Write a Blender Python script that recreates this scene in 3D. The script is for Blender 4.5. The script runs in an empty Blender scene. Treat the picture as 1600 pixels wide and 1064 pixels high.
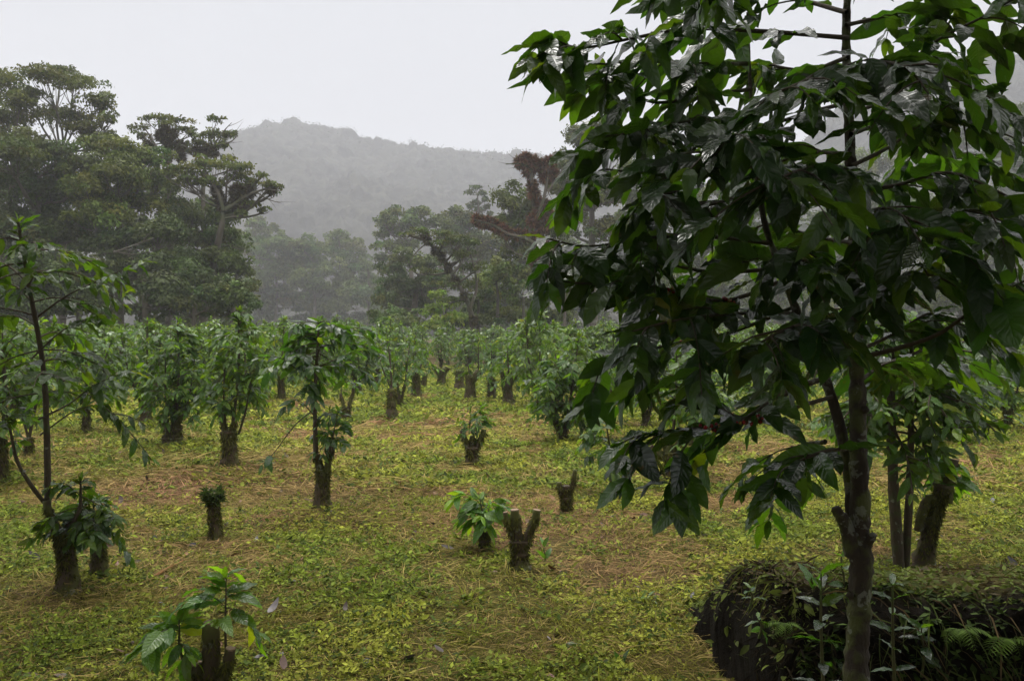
import bpy, math
import numpy as np

# ---------------------------------------------------------------- camera, sky, sun, exposure
S = bpy.context.scene
F, CX, HZ, EYE = 1333.0, 800.0, 520.0, 1.7        # focal length and horizon in photo pixels, eye height
cam_d = bpy.data.cameras.new('camera')
cam_d.sensor_width = 36.0
cam_d.lens = F / 1600.0 * 36.0
cam_d.shift_y = -12.0 / 1600.0
cam_d.clip_end = 5000.0
cam_d.dof.use_dof = False
cam = bpy.data.objects.new('camera', cam_d)
S.collection.objects.link(cam)
cam.location = (0, 0, EYE)
cam.rotation_euler = (math.radians(90), 0, 0)
S.camera = cam

SUN_EL, SUN_AZ = 62.0, -20.0                      # high, a little ahead and to the left, behind cloud
W = bpy.data.worlds.new('World'); S.world = W; W.use_nodes = True
nt = W.node_tree; nt.nodes.clear()
def wn(t, **k):
    n = nt.nodes.new(t)
    for a, b in k.items(): setattr(n, a, b)
    return n
wout = wn('ShaderNodeOutputWorld'); bg = wn('ShaderNodeBackground')
sky = wn('ShaderNodeTexSky', sky_type='NISHITA', sun_disc=False, sun_elevation=math.radians(SUN_EL), sun_rotation=math.radians(SUN_AZ))
hs = wn('ShaderNodeHueSaturation'); hs.inputs['Saturation'].default_value = 0.12; hs.inputs['Value'].default_value = 0.10
tc = wn('ShaderNodeTexCoord'); sx = wn('ShaderNodeSeparateXYZ'); mr = wn('ShaderNodeMapRange')
mr.inputs['From Min'].default_value = 0.36; mr.inputs['From Max'].default_value = 1.0
mr.inputs['To Min'].default_value = 0.0; mr.inputs['To Max'].default_value = 1.0
ramp = wn('ShaderNodeMix', data_type='RGBA')
ramp.inputs['A'].default_value = (0.655, 0.67, 0.71, 1)       # overcast cloud near the horizon
ramp.inputs['B'].default_value = (3.8, 3.72, 3.62, 1)        # brighter cloud overhead
cn = wn('ShaderNodeTexNoise'); cn.inputs['Scale'].default_value = 1.6; cn.inputs['Detail'].default_value = 4
cm = wn('ShaderNodeMapRange'); cm.inputs['To Min'].default_value = 0.93; cm.inputs['To Max'].default_value = 1.07
cmul = wn('ShaderNodeMix', data_type='RGBA', blend_type='MULTIPLY'); cmul.inputs['Factor'].default_value = 1
mx = wn('ShaderNodeMix', data_type='RGBA'); mx.inputs['Factor'].default_value = 0.90
L = nt.links.new
L(sky.outputs[0], hs.inputs['Color'])
L(tc.outputs['Generated'], sx.inputs[0]); L(sx.outputs['Z'], mr.inputs['Value']); L(mr.outputs[0], ramp.inputs['Factor'])
L(tc.outputs['Generated'], cn.inputs['Vector']); L(cn.outputs['Fac'], cm.inputs['Value'])
L(ramp.outputs['Result'], cmul.inputs['A']); L(cm.outputs[0], cmul.inputs['B'])
L(hs.outputs[0], mx.inputs['A']); L(cmul.outputs['Result'], mx.inputs['B'])
L(mx.outputs['Result'], bg.inputs['Color']); bg.inputs['Strength'].default_value = 1.0
L(bg.outputs[0], wout.inputs[0])

sun_d = bpy.data.lights.new('sun', 'SUN'); sun_d.energy = 1.5; sun_d.angle = math.radians(11); sun_d.color = (1, 0.97, 0.92)
sun = bpy.data.objects.new('sun', sun_d); S.collection.objects.link(sun)
# light comes from azimuth SUN_AZ measured from +Y, elevation SUN_EL
sun.rotation_euler = (math.radians(-(90 - SUN_EL)), 0, math.radians(-SUN_AZ))

S.view_settings.view_transform = 'Standard'; S.view_settings.look = 'None'
S.view_settings.exposure = 0.0; S.view_settings.gamma = 1.0
try: S.view_settings.use_curve_mapping = False
except Exception: pass
S.render.engine = 'CYCLES'
cy = S.cycles
cy.max_bounces = 7; cy.diffuse_bounces = 3; cy.glossy_bounces = 2; cy.transmission_bounces = 4; cy.volume_bounces = 3
cy.transparent_max_bounces = 4
cy.use_denoising = True
cy.sample_clamp_indirect = 6.0

HAZE_DENSITY = 0.00095

# ---------------------------------------------------------------- helpers
R = np.random.RandomState(7)
UP = np.array([0, 0, 1.0])
def P(px, py, d):
    """the point d metres ahead seen at photo pixel px, py"""
    return np.array([(px - CX) / F * d, d, EYE + (HZ - py) / F * d])
def dist_of(py): return F * EYE / (py - HZ)       # distance of a point of the ground seen at row py

def vnoise(x, y, seed=0):
    x = np.asarray(x, float); y = np.asarray(y, float)
    xi = np.floor(x).astype(np.int64); yi = np.floor(y).astype(np.int64)
    fx = x - xi; fy = y - yi
    fx = fx * fx * (3 - 2 * fx); fy = fy * fy * (3 - 2 * fy)
    def h(a, b):
        n = (a * 374761393 + b * 668265263 + seed * 974634777) & 0xffffffff
        n = ((n ^ (n >> 13)) * 1274126177) & 0xffffffff
        return ((n ^ (n >> 16)) & 0xffff) / 65535.0
    return (h(xi, yi) * (1 - fx) + h(xi + 1, yi) * fx) * (1 - fy) + (h(xi, yi + 1) * (1 - fx) + h(xi + 1, yi + 1) * fx) * fy
def fbm(x, y, seed=0, oct=4):
    s = 0; a = 0.5; t = 0
    for k in range(oct):
        s = s + a * vnoise(x * 2 ** k, y * 2 ** k, seed + k); t += a; a *= 0.5
    return s / t

class Mesh:
    """collects vertices, faces, a tint and leaf coordinates; linked as one mesh object"""
    def __init__(s): s.V = []; s.I = []; s.N = []; s.C = []; s.U = []; s.n = 0
    def add(s, V, faces, col=None, uv=None):
        V = np.asarray(V, float).reshape(-1, 3); k = len(V)
        s.V.append(V)
        for f in (faces if isinstance(faces, list) else [faces]):
            f = np.asarray(f)
            s.I.append((f + s.n).ravel()); s.N.append(np.full(f.shape[0], f.shape[1]))
        if col is None: col = np.ones(3)
        s.C.append(np.broadcast_to(np.asarray(col, float), (k, 3)))
        s.U.append(np.zeros((k, 3)) if uv is None else np.asarray(uv, float))
        s.n += k
    def build(s, name, mat, parent=None, smooth=True, loc=None):
        me = bpy.data.meshes.new(name)
        V = np.concatenate(s.V); I = np.concatenate(s.I).astype(np.int32); N = np.concatenate(s.N).astype(np.int32)
        if loc is not None: V = V - np.asarray(loc)
        me.vertices.add(len(V)); me.vertices.foreach_set('co', V.astype(np.float32).ravel())
        me.loops.add(len(I)); me.loops.foreach_set('vertex_index', I)
        me.polygons.add(len(N))
        st = np.concatenate([[0], np.cumsum(N)[:-1]]).astype(np.int32)
        me.polygons.foreach_set('loop_start', st)
        me.polygons.foreach_set('use_smooth', np.full(len(N), smooth))
        C = np.concatenate(s.C); C4 = np.ones((len(C), 4), np.float32); C4[:, :3] = C
        a = me.attributes.new('tint', 'FLOAT_COLOR', 'POINT'); a.data.foreach_set('color', C4.ravel())
        U = np.concatenate(s.U)
        if np.any(U):
            b = me.attributes.new('leafco', 'FLOAT_VECTOR', 'POINT'); b.data.foreach_set('vector', U.astype(np.float32).ravel())
        me.update(calc_edges=True)
        me.materials.append(mat)
        o = bpy.data.objects.new(name, me); S.collection.objects.link(o)
        if parent is not None: o.parent = parent
        return o

def tag(o, label=None, cat=None, group=None, kind=None):
    if label: o['label'] = label
    if cat: o['category'] = cat
    if group: o['group'] = group
    if kind: o['kind'] = kind
    return o
def thing(name, label, cat, loc, group=None, rz=0):
    o = bpy.data.objects.new(name, None); S.collection.objects.link(o)
    o.empty_display_size = 0.2
    o.location = tuple(float(v) for v in loc); o.rotation_euler = (0, 0, rz)
    return tag(o, label, cat, group)
def copy_thing(o, loc, rz, sc, label, group):
    r = o.copy(); S.collection.objects.link(r)
    r.location = loc; r.rotation_euler = (0, 0, rz); r.scale = sc; r['label'] = label; r['group'] = group
    for ch in list(o.children):
        c = ch.copy(); S.collection.objects.link(c); c.parent = r
    return r

def nrm(v):
    v = np.asarray(v, float); return v / np.maximum(np.linalg.norm(v, axis=-1, keepdims=True), 1e-9)
def smooth_path(p, rad, per=4):
    p = np.asarray(p, float); rad = np.asarray(rad, float)
    if len(p) < 3: 
        t = np.linspace(0, 1, per + 1)[:, None]
        return p[0] * (1 - t) + p[-1] * t, np.interp(t[:, 0], [0, 1], [rad[0], rad[-1]])
    q = np.vstack([2 * p[0] - p[1], p, 2 * p[-1] - p[-2]]); out = []; rr = []
    for i in range(1, len(q) - 2):
        for t in np.linspace(0, 1, per, endpoint=False):
            a, b, c, d = q[i - 1], q[i], q[i + 1], q[i + 2]
            out.append(0.5 * (2 * b + (c - a) * t + (2 * a - 5 * b + 4 * c - d) * t * t + (3 * b - a - 3 * c + d) * t ** 3))
            rr.append(rad[i - 1] * (1 - t) + rad[i] * t)
    out.append(p[-1]); rr.append(rad[-1])
    return np.array(out), np.array(rr)
def tube(m, path, rad, sides=7, per=4, knob=0.0, col=None, cap=False, rng=R):
    p, r = smooth_path(path, rad, per)
    k = len(p)
    T = nrm(np.gradient(p, axis=0))
    ref = np.array([0.13, 1, 0.07]) if abs(T[0][1]) < 0.8 else np.array([1, 0.1, 0.1])
    n = nrm(np.cross(T[0], ref)); NN = []
    for i in range(k):
        n = n - T[i] * np.dot(n, T[i]); n = nrm(n); NN.append(n)
    NN = np.array(NN); B = np.cross(T, NN)
    a = np.linspace(0, 2 * np.pi, sides, endpoint=False)
    rr = r[:, None] * np.ones((1, sides))
    if knob:
        ph = rng.rand(3) * 6.28
        rr = rr * (1 + knob * (0.5 * np.sin(2 * a + ph[0])[None] + 0.4 * np.sin(3 * a + ph[1] + np.arange(k)[:, None] * 0.5)) + knob * rng.randn(k, 1) * 0.6 + knob * rng.randn(k, sides) * 0.5)
    V = p[:, None] + rr[..., None] * (np.cos(a)[None, :, None] * NN[:, None] + np.sin(a)[None, :, None] * B[:, None])
    i0 = np.arange(k - 1)[:, None] * sides; j = np.arange(sides)[None]; j2 = (j + 1) % sides
    f = np.stack([i0 + j, i0 + j2, i0 + sides + j2, i0 + sides + j], -1).reshape(-1, 4)
    fs = [f]
    if cap: fs.append((np.arange(sides) + (k - 1) * sides)[None])
    m.add(V.reshape(-1, 3), fs, col)
    return p, r

def leaf_template(nl, nw, width=0.205, fold=0.15, wave=0.03, tip=1.0, serr=0.0):
    """a leaf 1 long: nl steps along, nw across; returns points, quads, leaf coordinates"""
    t = np.linspace(0, 1, nl + 1); v = np.linspace(-1, 1, nw + 1)
    w = width * np.sin(np.pi * np.clip(t, 0, 1) ** 0.86) ** 0.72 * (1 - 0.10 * t)
    w = np.where(t > 0.86, w * (1 - (t - 0.86) / 0.14 * 0.45 * tip), w)
    w[0] = 0.012; w[-1] = 0.004
    X = t[:, None] * np.ones_like(v)[None]; Y = w[:, None] * v[None]
    Z = fold * np.abs(Y) + wave * np.sin(t[:, None] * 19 + (v[None] > 0) * 1.3) * np.abs(v)[None] * (w[:, None] / width)
    pts = np.stack([X, Y, Z], -1).reshape(-1, 3)
    uv = np.stack([X, np.ones_like(X) * v[None], np.zeros_like(X)], -1).reshape(-1, 3)
    i = np.arange(nl)[:, None] * (nw + 1); j = np.arange(nw)[None]
    f = np.stack([i + j, i + nw + 1 + j, i + nw + 2 + j, i + j + 1], -1).reshape(-1, 4)
    return pts, f, uv
LEAF_HI = leaf_template(12, 6)
LEAF_MID = leaf_template(6, 2, wave=0.015)
LEAF_LO = leaf_template(3, 2, wave=0.0, tip=0.3)
LEAF_1 = (np.array([[0, 0, 0], [0.45, -0.2, 0.03], [1, 0, 0], [0.5, 0.2, 0.03]]), np.array([[0, 1, 2, 3]]), np.array([[0, 0, 0], [.45, -1, 0], [1, 0, 0], [.5, 1, 0]]))

def leaves(m, pos, D, U, Ln, tmpl, droop=0.3, ws=1.0, col=None):
    pos = np.asarray(pos, float); n = len(pos)
    if n == 0: return
    D = nrm(D); Sd = nrm(np.cross(U, D)); U = np.cross(D, Sd)
    Ln = np.broadcast_to(np.asarray(Ln, float), (n,)); droop = np.broadcast_to(np.asarray(droop, float), (n,)); ws = np.broadcast_to(np.asarray(ws, float), (n,))
    tp, tf, tu = tmpl; k = len(tp)
    x = tp[None, :, 0]; y = tp[None, :, 1]; z = tp[None, :, 2]
    Z = z - droop[:, None] * x ** 2
    V = pos[:, None] + Ln[:, None, None] * (x[..., None] * D[:, None] + (y * ws[:, None])[..., None] * Sd[:, None] + Z[..., None] * U[:, None])
    f = (tf[None] + (np.arange(n) * k)[:, None, None]).reshape(-1, tf.shape[1])
    if col is not None: col = np.repeat(np.asarray(col, float).reshape(n, 3), k, 0)
    uv = np.tile(tu, (n, 1)); uv[:, 2] = np.repeat(R.rand(n), k)
    m.add(V.reshape(-1, 3), f, col, uv)

# ---------------------------------------------------------------- materials
def new_mat(name):
    m = bpy.data.materials.new(name); m.use_nodes = True; t = m.node_tree; t.nodes.clear()
    o = t.nodes.new('ShaderNodeOutputMaterial'); return m, t, o
def N(t, ty, **k):
    n = t.nodes.new(ty)
    for a, b in k.items():
        if a in n.inputs: n.inputs[a].default_value = b
        else: setattr(n, a, b)
    return n
def mth(t, op, a, b=None, c=None):
    n = t.nodes.new('ShaderNodeMath'); n.operation = op
    for i, v in enumerate((a, b, c)):
        if v is None: continue
        if hasattr(v, 'links'): t.links.new(v, n.inputs[i])
        else: n.inputs[i].default_value = v
    return n.outputs[0]
def mixc(t, f, a, b, bt='MIX'):
    n = t.nodes.new('ShaderNodeMix'); n.data_type = 'RGBA'; n.blend_type = bt
    for s, v in (('Factor', f), ('A', a), ('B', b)):
        if hasattr(v, 'links'): t.links.new(v, n.inputs[s])
        else: n.inputs[s].default_value = v if s == 'Factor' else (*v, 1)
    return n.outputs['Result']
def leaf_mat(name, base, under, rough=0.3, trans=0.3, tcol=(0.12, 0.26, 0.02), veins=True, spec=0.5, bump=0.5):
    m, t, o = new_mat(name)
    at = N(t, 'ShaderNodeAttribute', attribute_name='tint'); lc = N(t, 'ShaderNodeAttribute', attribute_name='leafco')
    geo = N(t, 'ShaderNodeNewGeometry')
    c = mixc(t, 1.0, base, at.outputs['Color'], 'MULTIPLY')
    cu = mixc(t, 1.0, under, at.outputs['Color'], 'MULTIPLY')
    c = mixc(t, geo.outputs['Backfacing'], c, cu)
    pr = N(t, 'ShaderNodeBsdfPrincipled'); pr.inputs['Specular IOR Level'].default_value = spec
    if veins:
        s = N(t, 'ShaderNodeSeparateXYZ'); t.links.new(lc.outputs['Vector'], s.inputs[0])
        av = mth(t, 'ABSOLUTE', s.outputs['Y'])
        wob = N(t, 'ShaderNodeTexNoise', Scale=14.0, Detail=2.0)
        ph = mth(t, 'ADD', mth(t, 'MULTIPLY', mth(t, 'SUBTRACT', s.outputs['X'], mth(t, 'MULTIPLY', av, 0.17)), 58.0), mth(t, 'ADD', mth(t, 'MULTIPLY', wob.outputs['Fac'], 3.5), mth(t, 'MULTIPLY', s.outputs['Z'], 6.0)))
        w = mth(t, 'POWER', mth(t, 'ABSOLUTE', mth(t, 'SINE', mth(t, 'MULTIPLY', ph, 0.5))), 0.6)
        mid = mth(t, 'SMOOTH_MIN', mth(t, 'MULTIPLY', av, 9.0), 1.0, 0.4)
        h = mth(t, 'MULTIPLY', w, mid)
        vein = mth(t, 'SUBTRACT', 1.0, mth(t, 'MINIMUM', mth(t, 'MULTIPLY', h, 2.2), 1.0))
        c = mixc(t, mth(t, 'MULTIPLY', vein, 0.14), c, mixc(t, 1.0, (1.9, 1.7, 1.4), c, 'MULTIPLY'))
        tn = N(t, 'ShaderNodeTexNoise', Scale=60.0, Detail=2.0)
        sp = N(t, 'ShaderNodeTexNoise', Scale=38.0, Detail=3.0); big = N(t, 'ShaderNodeTexNoise', Scale=7.0, Detail=2.0)
        c = mixc(t, mth(t, 'MULTIPLY', mth(t, 'GREATER_THAN', sp.outputs['Fac'], 0.70), 0.8), c, (0.10, 0.055, 0.012))
        c = mixc(t, mth(t, 'MULTIPLY', mth(t, 'GREATER_THAN', big.outputs['Fac'], 0.60), 0.35), c, mixc(t, 1.0, (1.9, 1.5, 1.0), c, 'MULTIPLY'))
        h2 = mth(t, 'ADD', h, mth(t, 'MULTIPLY', tn.outputs['Fac'], 0.5))
        b = N(t, 'ShaderNodeBump', Strength=bump, Distance=0.004); t.links.new(h2, b.inputs['Height'])
        t.links.new(b.outputs[0], pr.inputs['Normal'])
        rn = N(t, 'ShaderNodeTexNoise', Scale=25.0, Detail=2.0)
        rr = N(t, 'ShaderNodeMapRange'); rr.inputs['To Min'].default_value = rough * 0.7; rr.inputs['To Max'].default_value = rough * 1.5
        t.links.new(rn.outputs['Fac'], rr.inputs['Value']); t.links.new(rr.outputs[0], pr.inputs['Roughness'])
    else:
        pr.inputs['Roughness'].default_value = rough
    t.links.new(c, pr.inputs['Base Color'])
    tr = N(t, 'ShaderNodeBsdfTranslucent'); tcx = mixc(t, 1.0, tcol, at.outputs['Color'], 'MULTIPLY'); t.links.new(tcx, tr.inputs['Color'])
    ms = N(t, 'ShaderNodeMixShader'); ms.inputs[0].default_value = trans
    t.links.new(pr.outputs[0], ms.inputs[1]); t.links.new(tr.outputs[0], ms.inputs[2]); t.links.new(ms.outputs[0], o.inputs[0])
    return m
def bark_mat(name, c1, c2, moss, moss_amt, lichen=0.1, scale=30.0, bump=0.6, rough=0.85):
    m, t, o = new_mat(name)
    tc_ = N(t, 'ShaderNodeTexCoord'); at = N(t, 'ShaderNodeAttribute', attribute_name='tint')
    mp = N(t, 'ShaderNodeMapping'); mp.inputs['Scale'].default_value = (1, 1, 0.35); t.links.new(tc_.outputs['Object'], mp.inputs[0])
    n1 = N(t, 'ShaderNodeTexNoise', Scale=scale, Detail=6.0, Roughness=0.65); t.links.new(mp.outputs[0], n1.inputs['Vector'])
    n2 = N(t, 'ShaderNodeTexNoise', Scale=scale * 0.22, Detail=4.0); t.links.new(tc_.outputs['Object'], n2.inputs['Vector'])
    n3 = N(t, 'ShaderNodeTexNoise', Scale=scale * 0.45, Detail=5.0, Roughness=0.6); t.links.new(tc_.outputs['Object'], n3.inputs['Vector'])
    c = mixc(t, n1.outputs['Fac'], c1, c2)
    k = N(t, 'ShaderNodeMapRange'); k.inputs['From Min'].default_value = 0.62 - moss_amt * 0.4; k.inputs['From Max'].default_value = 0.72 - moss_amt * 0.4
    t.links.new(n2.outputs['Fac'], k.inputs['Value'])
    c = mixc(t, k.outputs[0], c, moss)
    l = N(t, 'ShaderNodeMapRange'); l.inputs['From Min'].default_value = 0.66 - lichen; l.inputs['From Max'].default_value = 0.70 - lichen
    t.links.new(n3.outputs['Fac'], l.inputs['Value'])
    n4 = N(t, 'ShaderNodeTexNoise', Scale=scale * 0.3); k4 = mth(t, 'GREATER_THAN', n4.outputs['Fac'], 0.56)
    t.links.new(tc_.outputs['Object'], n4.inputs['Vector'])
    c = mixc(t, mth(t, 'MULTIPLY', mth(t, 'MULTIPLY', l.outputs[0], k4), 0.6), c, (0.22, 0.23, 0.18))
    c = mixc(t, 1.0, c, at.outputs['Color'], 'MULTIPLY')
    pr = N(t, 'ShaderNodeBsdfPrincipled', Roughness=rough); t.links.new(c, pr.inputs['Base Color'])
    b = N(t, 'ShaderNodeBump', Strength=bump, Distance=0.012)
    t.links.new(mth(t, 'ADD', n1.outputs['Fac'], mth(t, 'MULTIPLY', k.outputs[0], 0.4)), b.inputs['Height']); t.links.new(b.outputs[0], pr.inputs['Normal'])
    t.links.new(pr.outputs[0], o.inputs[0]); return m
def plain_mat(name, rough=0.7, trans=0.0, spec=0.3):
    m, t, o = new_mat(name)
    at = N(t, 'ShaderNodeAttribute', attribute_name='tint')
    pr = N(t, 'ShaderNodeBsdfPrincipled', Roughness=rough); pr.inputs['Specular IOR Level'].default_value = spec
    n = N(t, 'ShaderNodeTexNoise', Scale=9.0, Detail=3.0); r_ = N(t, 'ShaderNodeMapRange'); r_.inputs['To Min'].default_value = 0.7; r_.inputs['To Max'].default_value = 1.3
    t.links.new(n.outputs['Fac'], r_.inputs['Value'])
    c = mixc(t, 1.0, at.outputs['Color'], r_.outputs[0], 'MULTIPLY'); t.links.new(c, pr.inputs['Base Color'])
    if trans:
        tr = N(t, 'ShaderNodeBsdfTranslucent'); t.links.new(c, tr.inputs['Color'])
        ms = N(t, 'ShaderNodeMixShader'); ms.inputs[0].default_value = trans
        t.links.new(pr.outputs[0], ms.inputs[1]); t.links.new(tr.outputs[0], ms.inputs[2]); t.links.new(ms.outputs[0], o.inputs[0])
    else: t.links.new(pr.outputs[0], o.inputs[0])
    return m

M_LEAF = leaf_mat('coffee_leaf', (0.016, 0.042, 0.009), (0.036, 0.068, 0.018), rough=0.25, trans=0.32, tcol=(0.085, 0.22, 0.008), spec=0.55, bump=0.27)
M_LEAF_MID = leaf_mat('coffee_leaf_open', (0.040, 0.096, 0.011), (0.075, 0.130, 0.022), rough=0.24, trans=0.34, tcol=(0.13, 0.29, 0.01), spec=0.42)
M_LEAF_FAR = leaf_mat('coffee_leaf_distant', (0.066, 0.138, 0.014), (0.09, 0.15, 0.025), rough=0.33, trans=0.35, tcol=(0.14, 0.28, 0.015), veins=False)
M_TREE = leaf_mat('forest_leaf', (0.084, 0.110, 0.020), (0.08, 0.104, 0.026), rough=0.6, trans=0.22, tcol=(0.11, 0.15, 0.02), veins=False, spec=0.25)
M_BARK = bark_mat('coffee_bark', (0.010, 0.007, 0.004), (0.060, 0.040, 0.020), (0.070, 0.078, 0.016), 0.36, 0.17, scale=48, bump=1.0)
M_MOSS = bark_mat('mossy_bark', (0.024, 0.016, 0.008), (0.105, 0.070, 0.034), (0.075, 0.080, 0.012), 0.42, 0.09, scale=26)
M_TWIG = bark_mat('coffee_twig', (0.018, 0.013, 0.007), (0.095, 0.066, 0.032), (0.05, 0.055, 0.015), 0.25, 0.08, scale=50, bump=0.8)
M_FBARK = bark_mat('forest_bark', (0.05, 0.040, 0.028), (0.14, 0.12, 0.09), (0.055, 0.06, 0.025), 0.3, 0.1, scale=3.0, bump=0.8)
M_COVER = plain_mat('weed_leaf', 0.6, 0.3, 0.12)
M_STRAW = plain_mat('straw', 0.85, 0.1, 0.06)
M_CUT = plain_mat('cut_wood', 0.8, 0.0)
M_CHERRY = plain_mat('coffee_cherry', 0.25, 0.0, 0.5)
M_EPI = plain_mat('epiphyte', 0.7, 0.15, 0.2)

# ---------------------------------------------------------------- ground
def gz(x, y):
    x = np.asarray(x, float); y = np.asarray(y, float)
    near = np.clip((60 - y) / 40, 0, 1)
    return (0.10 * (fbm(x * 0.35 + 3, y * 0.35, 11, 3) - 0.5) + 0.05 * (fbm(x * 1.7, y * 1.7, 5, 3) - 0.5)) * near
def dryness(x, y):
    """0 = green weeds, 1 = brown cut straw"""
    a = fbm(x * 0.55 + 9.3, y * 0.40 + 2.1, 21, 3); b = fbm(x * 2.3, y * 1.8, 31, 3)
    d = (0.62 * a + 0.38 * b - 0.44) * 5.5
    def spot(px, py, rx, ry, k):
        q = P(px, py, dist_of(py)); return k * np.exp(-(((x - q[0]) / rx) ** 2 + ((y - q[1]) / ry) ** 2))
    d = d + spot(810, 665, 1.5, 1.3, 1.3) + spot(440, 760, 1.6, 1.4, 1.0) + spot(560, 690, 1.2, 1.3, 0.8) + spot(210, 710, 2.0, 1.6, 0.8) + spot(760, 790, 1.2, 0.9, 0.5)
    d = d - spot(560, 740, 0.7, 0.7, 1.0) - spot(170, 610, 2.6, 2.2, 1.0) - spot(640, 700, 1.2, 1.0, 1.1) - spot(320, 690, 0.8, 1.0, 0.8) - spot(500, 610, 4, 4, 0.8)
    d = d - spot(1500, 760, 2.0, 2.0, 0.5) - 0.12 - 0.25 * (y < 6.0)
    return np.clip(d, 0, 1)

def spaced(fine0, fine1, step, far):
    a = np.arange(fine0, fine1 + step, step); o = [fine1 + step]; s = step
    while o[-1] < far: s *= 1.25; o.append(min(o[-1] + s, far))
    return a, o
ya, yo = spaced(1.0, 34.0, 0.11, 880)
yb = [1.0 - 0.3 * k ** 1.7 for k in range(1, 18)][::-1]
ys = np.array(list(yb) + list(ya) + list(yo))
xa, xo = spaced(0, 20.0, 0.11, 680)
xs = np.array(sorted([-v for v in xo] + [-v for v in xa[1:]] + list(xa) + list(xo)))
GX, GY = np.meshgrid(xs, ys)
GZ = gz(GX, GY) + 0.018 * (fbm(GX * 9, GY * 9, 77, 2) - 0.5) * (GY < 34)
m = Mesh()
nx, ny = len(xs), len(ys)
i = np.arange(ny - 1)[:, None] * nx; j = np.arange(nx - 1)[None]
gf = np.stack([i + j, i + j + 1, i + nx + j + 1, i + nx + j], -1).reshape(-1, 4)
dr = dryness(GX, GY).reshape(-1)
m.add(np.stack([GX, GY, GZ], -1).reshape(-1, 3), gf, np.stack([dr, dr, dr], -1))
gm, t, o = new_mat('ground_soil')
at = N(t, 'ShaderNodeAttribute', attribute_name='tint'); tcn = N(t, 'ShaderNodeTexCoord')
n1 = N(t, 'ShaderNodeTexNoise', Scale=14.0, Detail=8.0, Roughness=0.7); n2 = N(t, 'ShaderNodeTexNoise', Scale=45.0, Detail=5.0, Roughness=0.7)
n3 = N(t, 'ShaderNodeTexNoise', Scale=1.3, Detail=4.0)
for n in (n1, n2, n3): t.links.new(tcn.outputs['Object'], n.inputs['Vector'])
k1 = N(t, 'ShaderNodeMapRange'); k1.inputs['From Min'].default_value = 0.38; k1.inputs['From Max'].default_value = 0.62; t.links.new(n1.outputs['Fac'], k1.inputs['Value'])
k2 = N(t, 'ShaderNodeMapRange'); k2.inputs['From Min'].default_value = 0.35; k2.inputs['From Max'].default_value = 0.65; t.links.new(n2.outputs['Fac'], k2.inputs['Value'])
green = mixc(t, k1.outputs[0], (0.026, 0.024, 0.009), (0.13, 0.135, 0.022))
green = mixc(t, mth(t, 'MULTIPLY', k2.outputs[0], 0.6), green, (0.13, 0.095, 0.035))
brown = mixc(t, k2.outputs[0], (0.040, 0.026, 0.014), (0.17, 0.115, 0.055))
c = mixc(t, at.outputs['Fac'], green, brown)
c = mixc(t, mth(t, 'MULTIPLY', k1.outputs[0], 0.25), c, (0.05, 0.04, 0.02))
pr = N(t, 'ShaderNodeBsdfPrincipled', Roughness=0.9); pr.inputs['Specular IOR Level'].default_value = 0.05; t.links.new(c, pr.inputs['Base Color'])
b = N(t, 'ShaderNodeBump', Strength=0.9, Distance=0.03); t.links.new(mth(t, 'ADD', n1.outputs['Fac'], mth(t, 'MULTIPLY', n2.outputs['Fac'], 0.5)), b.inputs['Height'])
t.links.new(b.outputs[0], pr.inputs['Normal']); t.links.new(pr.outputs[0], o.inputs[0])
tag(m.build('ground', gm), kind='structure')

# ---------------------------------------------------------------- hills
hm, t, o = new_mat('hill_forest')
tcn = N(t, 'ShaderNodeTexCoord'); n1 = N(t, 'ShaderNodeTexNoise', Scale=0.22, Detail=6.0, Roughness=0.7); t.links.new(tcn.outputs['Object'], n1.inputs['Vector'])
at = N(t, 'ShaderNodeAttribute', attribute_name='tint')
c = mixc(t, n1.outputs['Fac'], (0.012, 0.013, 0.010), (0.050, 0.050, 0.034)); c = mixc(t, 1.0, c, at.outputs['Color'], 'MULTIPLY')
pr = N(t, 'ShaderNodeBsdfPrincipled', Roughness=0.9); pr.inputs['Specular IOR Level'].default_value = 0.1; t.links.new(c, pr.inputs['Base Color'])
b = N(t, 'ShaderNodeBump', Strength=1.0, Distance=1.0); t.links.new(n1.outputs['Fac'], b.inputs['Height']); t.links.new(b.outputs[0], pr.inputs['Normal'])
t.links.new(pr.outputs[0], o.inputs[0])
def canopy(X, Y, cell, seed):
    """height and tint of the tree crowns that cover a slope: nearest crown of a jittered grid"""
    gx = np.floor(X / cell).astype(np.int64); gy = np.floor(Y / cell).astype(np.int64)
    best = np.full(X.shape, 9.0); hh = np.zeros(X.shape); tt = np.ones(X.shape)
    def h(a, b, s):
        n = (a * 374761393 + b * 668265263 + (seed + s) * 974634777) & 0xffffffff
        n = ((n ^ (n >> 13)) * 1274126177) & 0xffffffff; return ((n ^ (n >> 16)) & 0xffff) / 65535.0
    for dx in (-1, 0, 1):
        for dy in (-1, 0, 1):
            a, b_ = gx + dx, gy + dy
            cx_ = (a + 0.15 + 0.7 * h(a, b_, 1)) * cell; cy_ = (b_ + 0.15 + 0.7 * h(a, b_, 2)) * cell
            d = np.hypot(X - cx_, Y - cy_) / cell; u = d < best
            best = np.where(u, d, best); hh = np.where(u, h(a, b_, 3), hh); tt = np.where(u, h(a, b_, 4), tt)
    return np.sqrt(np.clip(1 - (best / 0.78) ** 2, 0, 1)) * (0.45 + 0.9 * hh ** 2), 0.6 + 0.8 * tt
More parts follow.
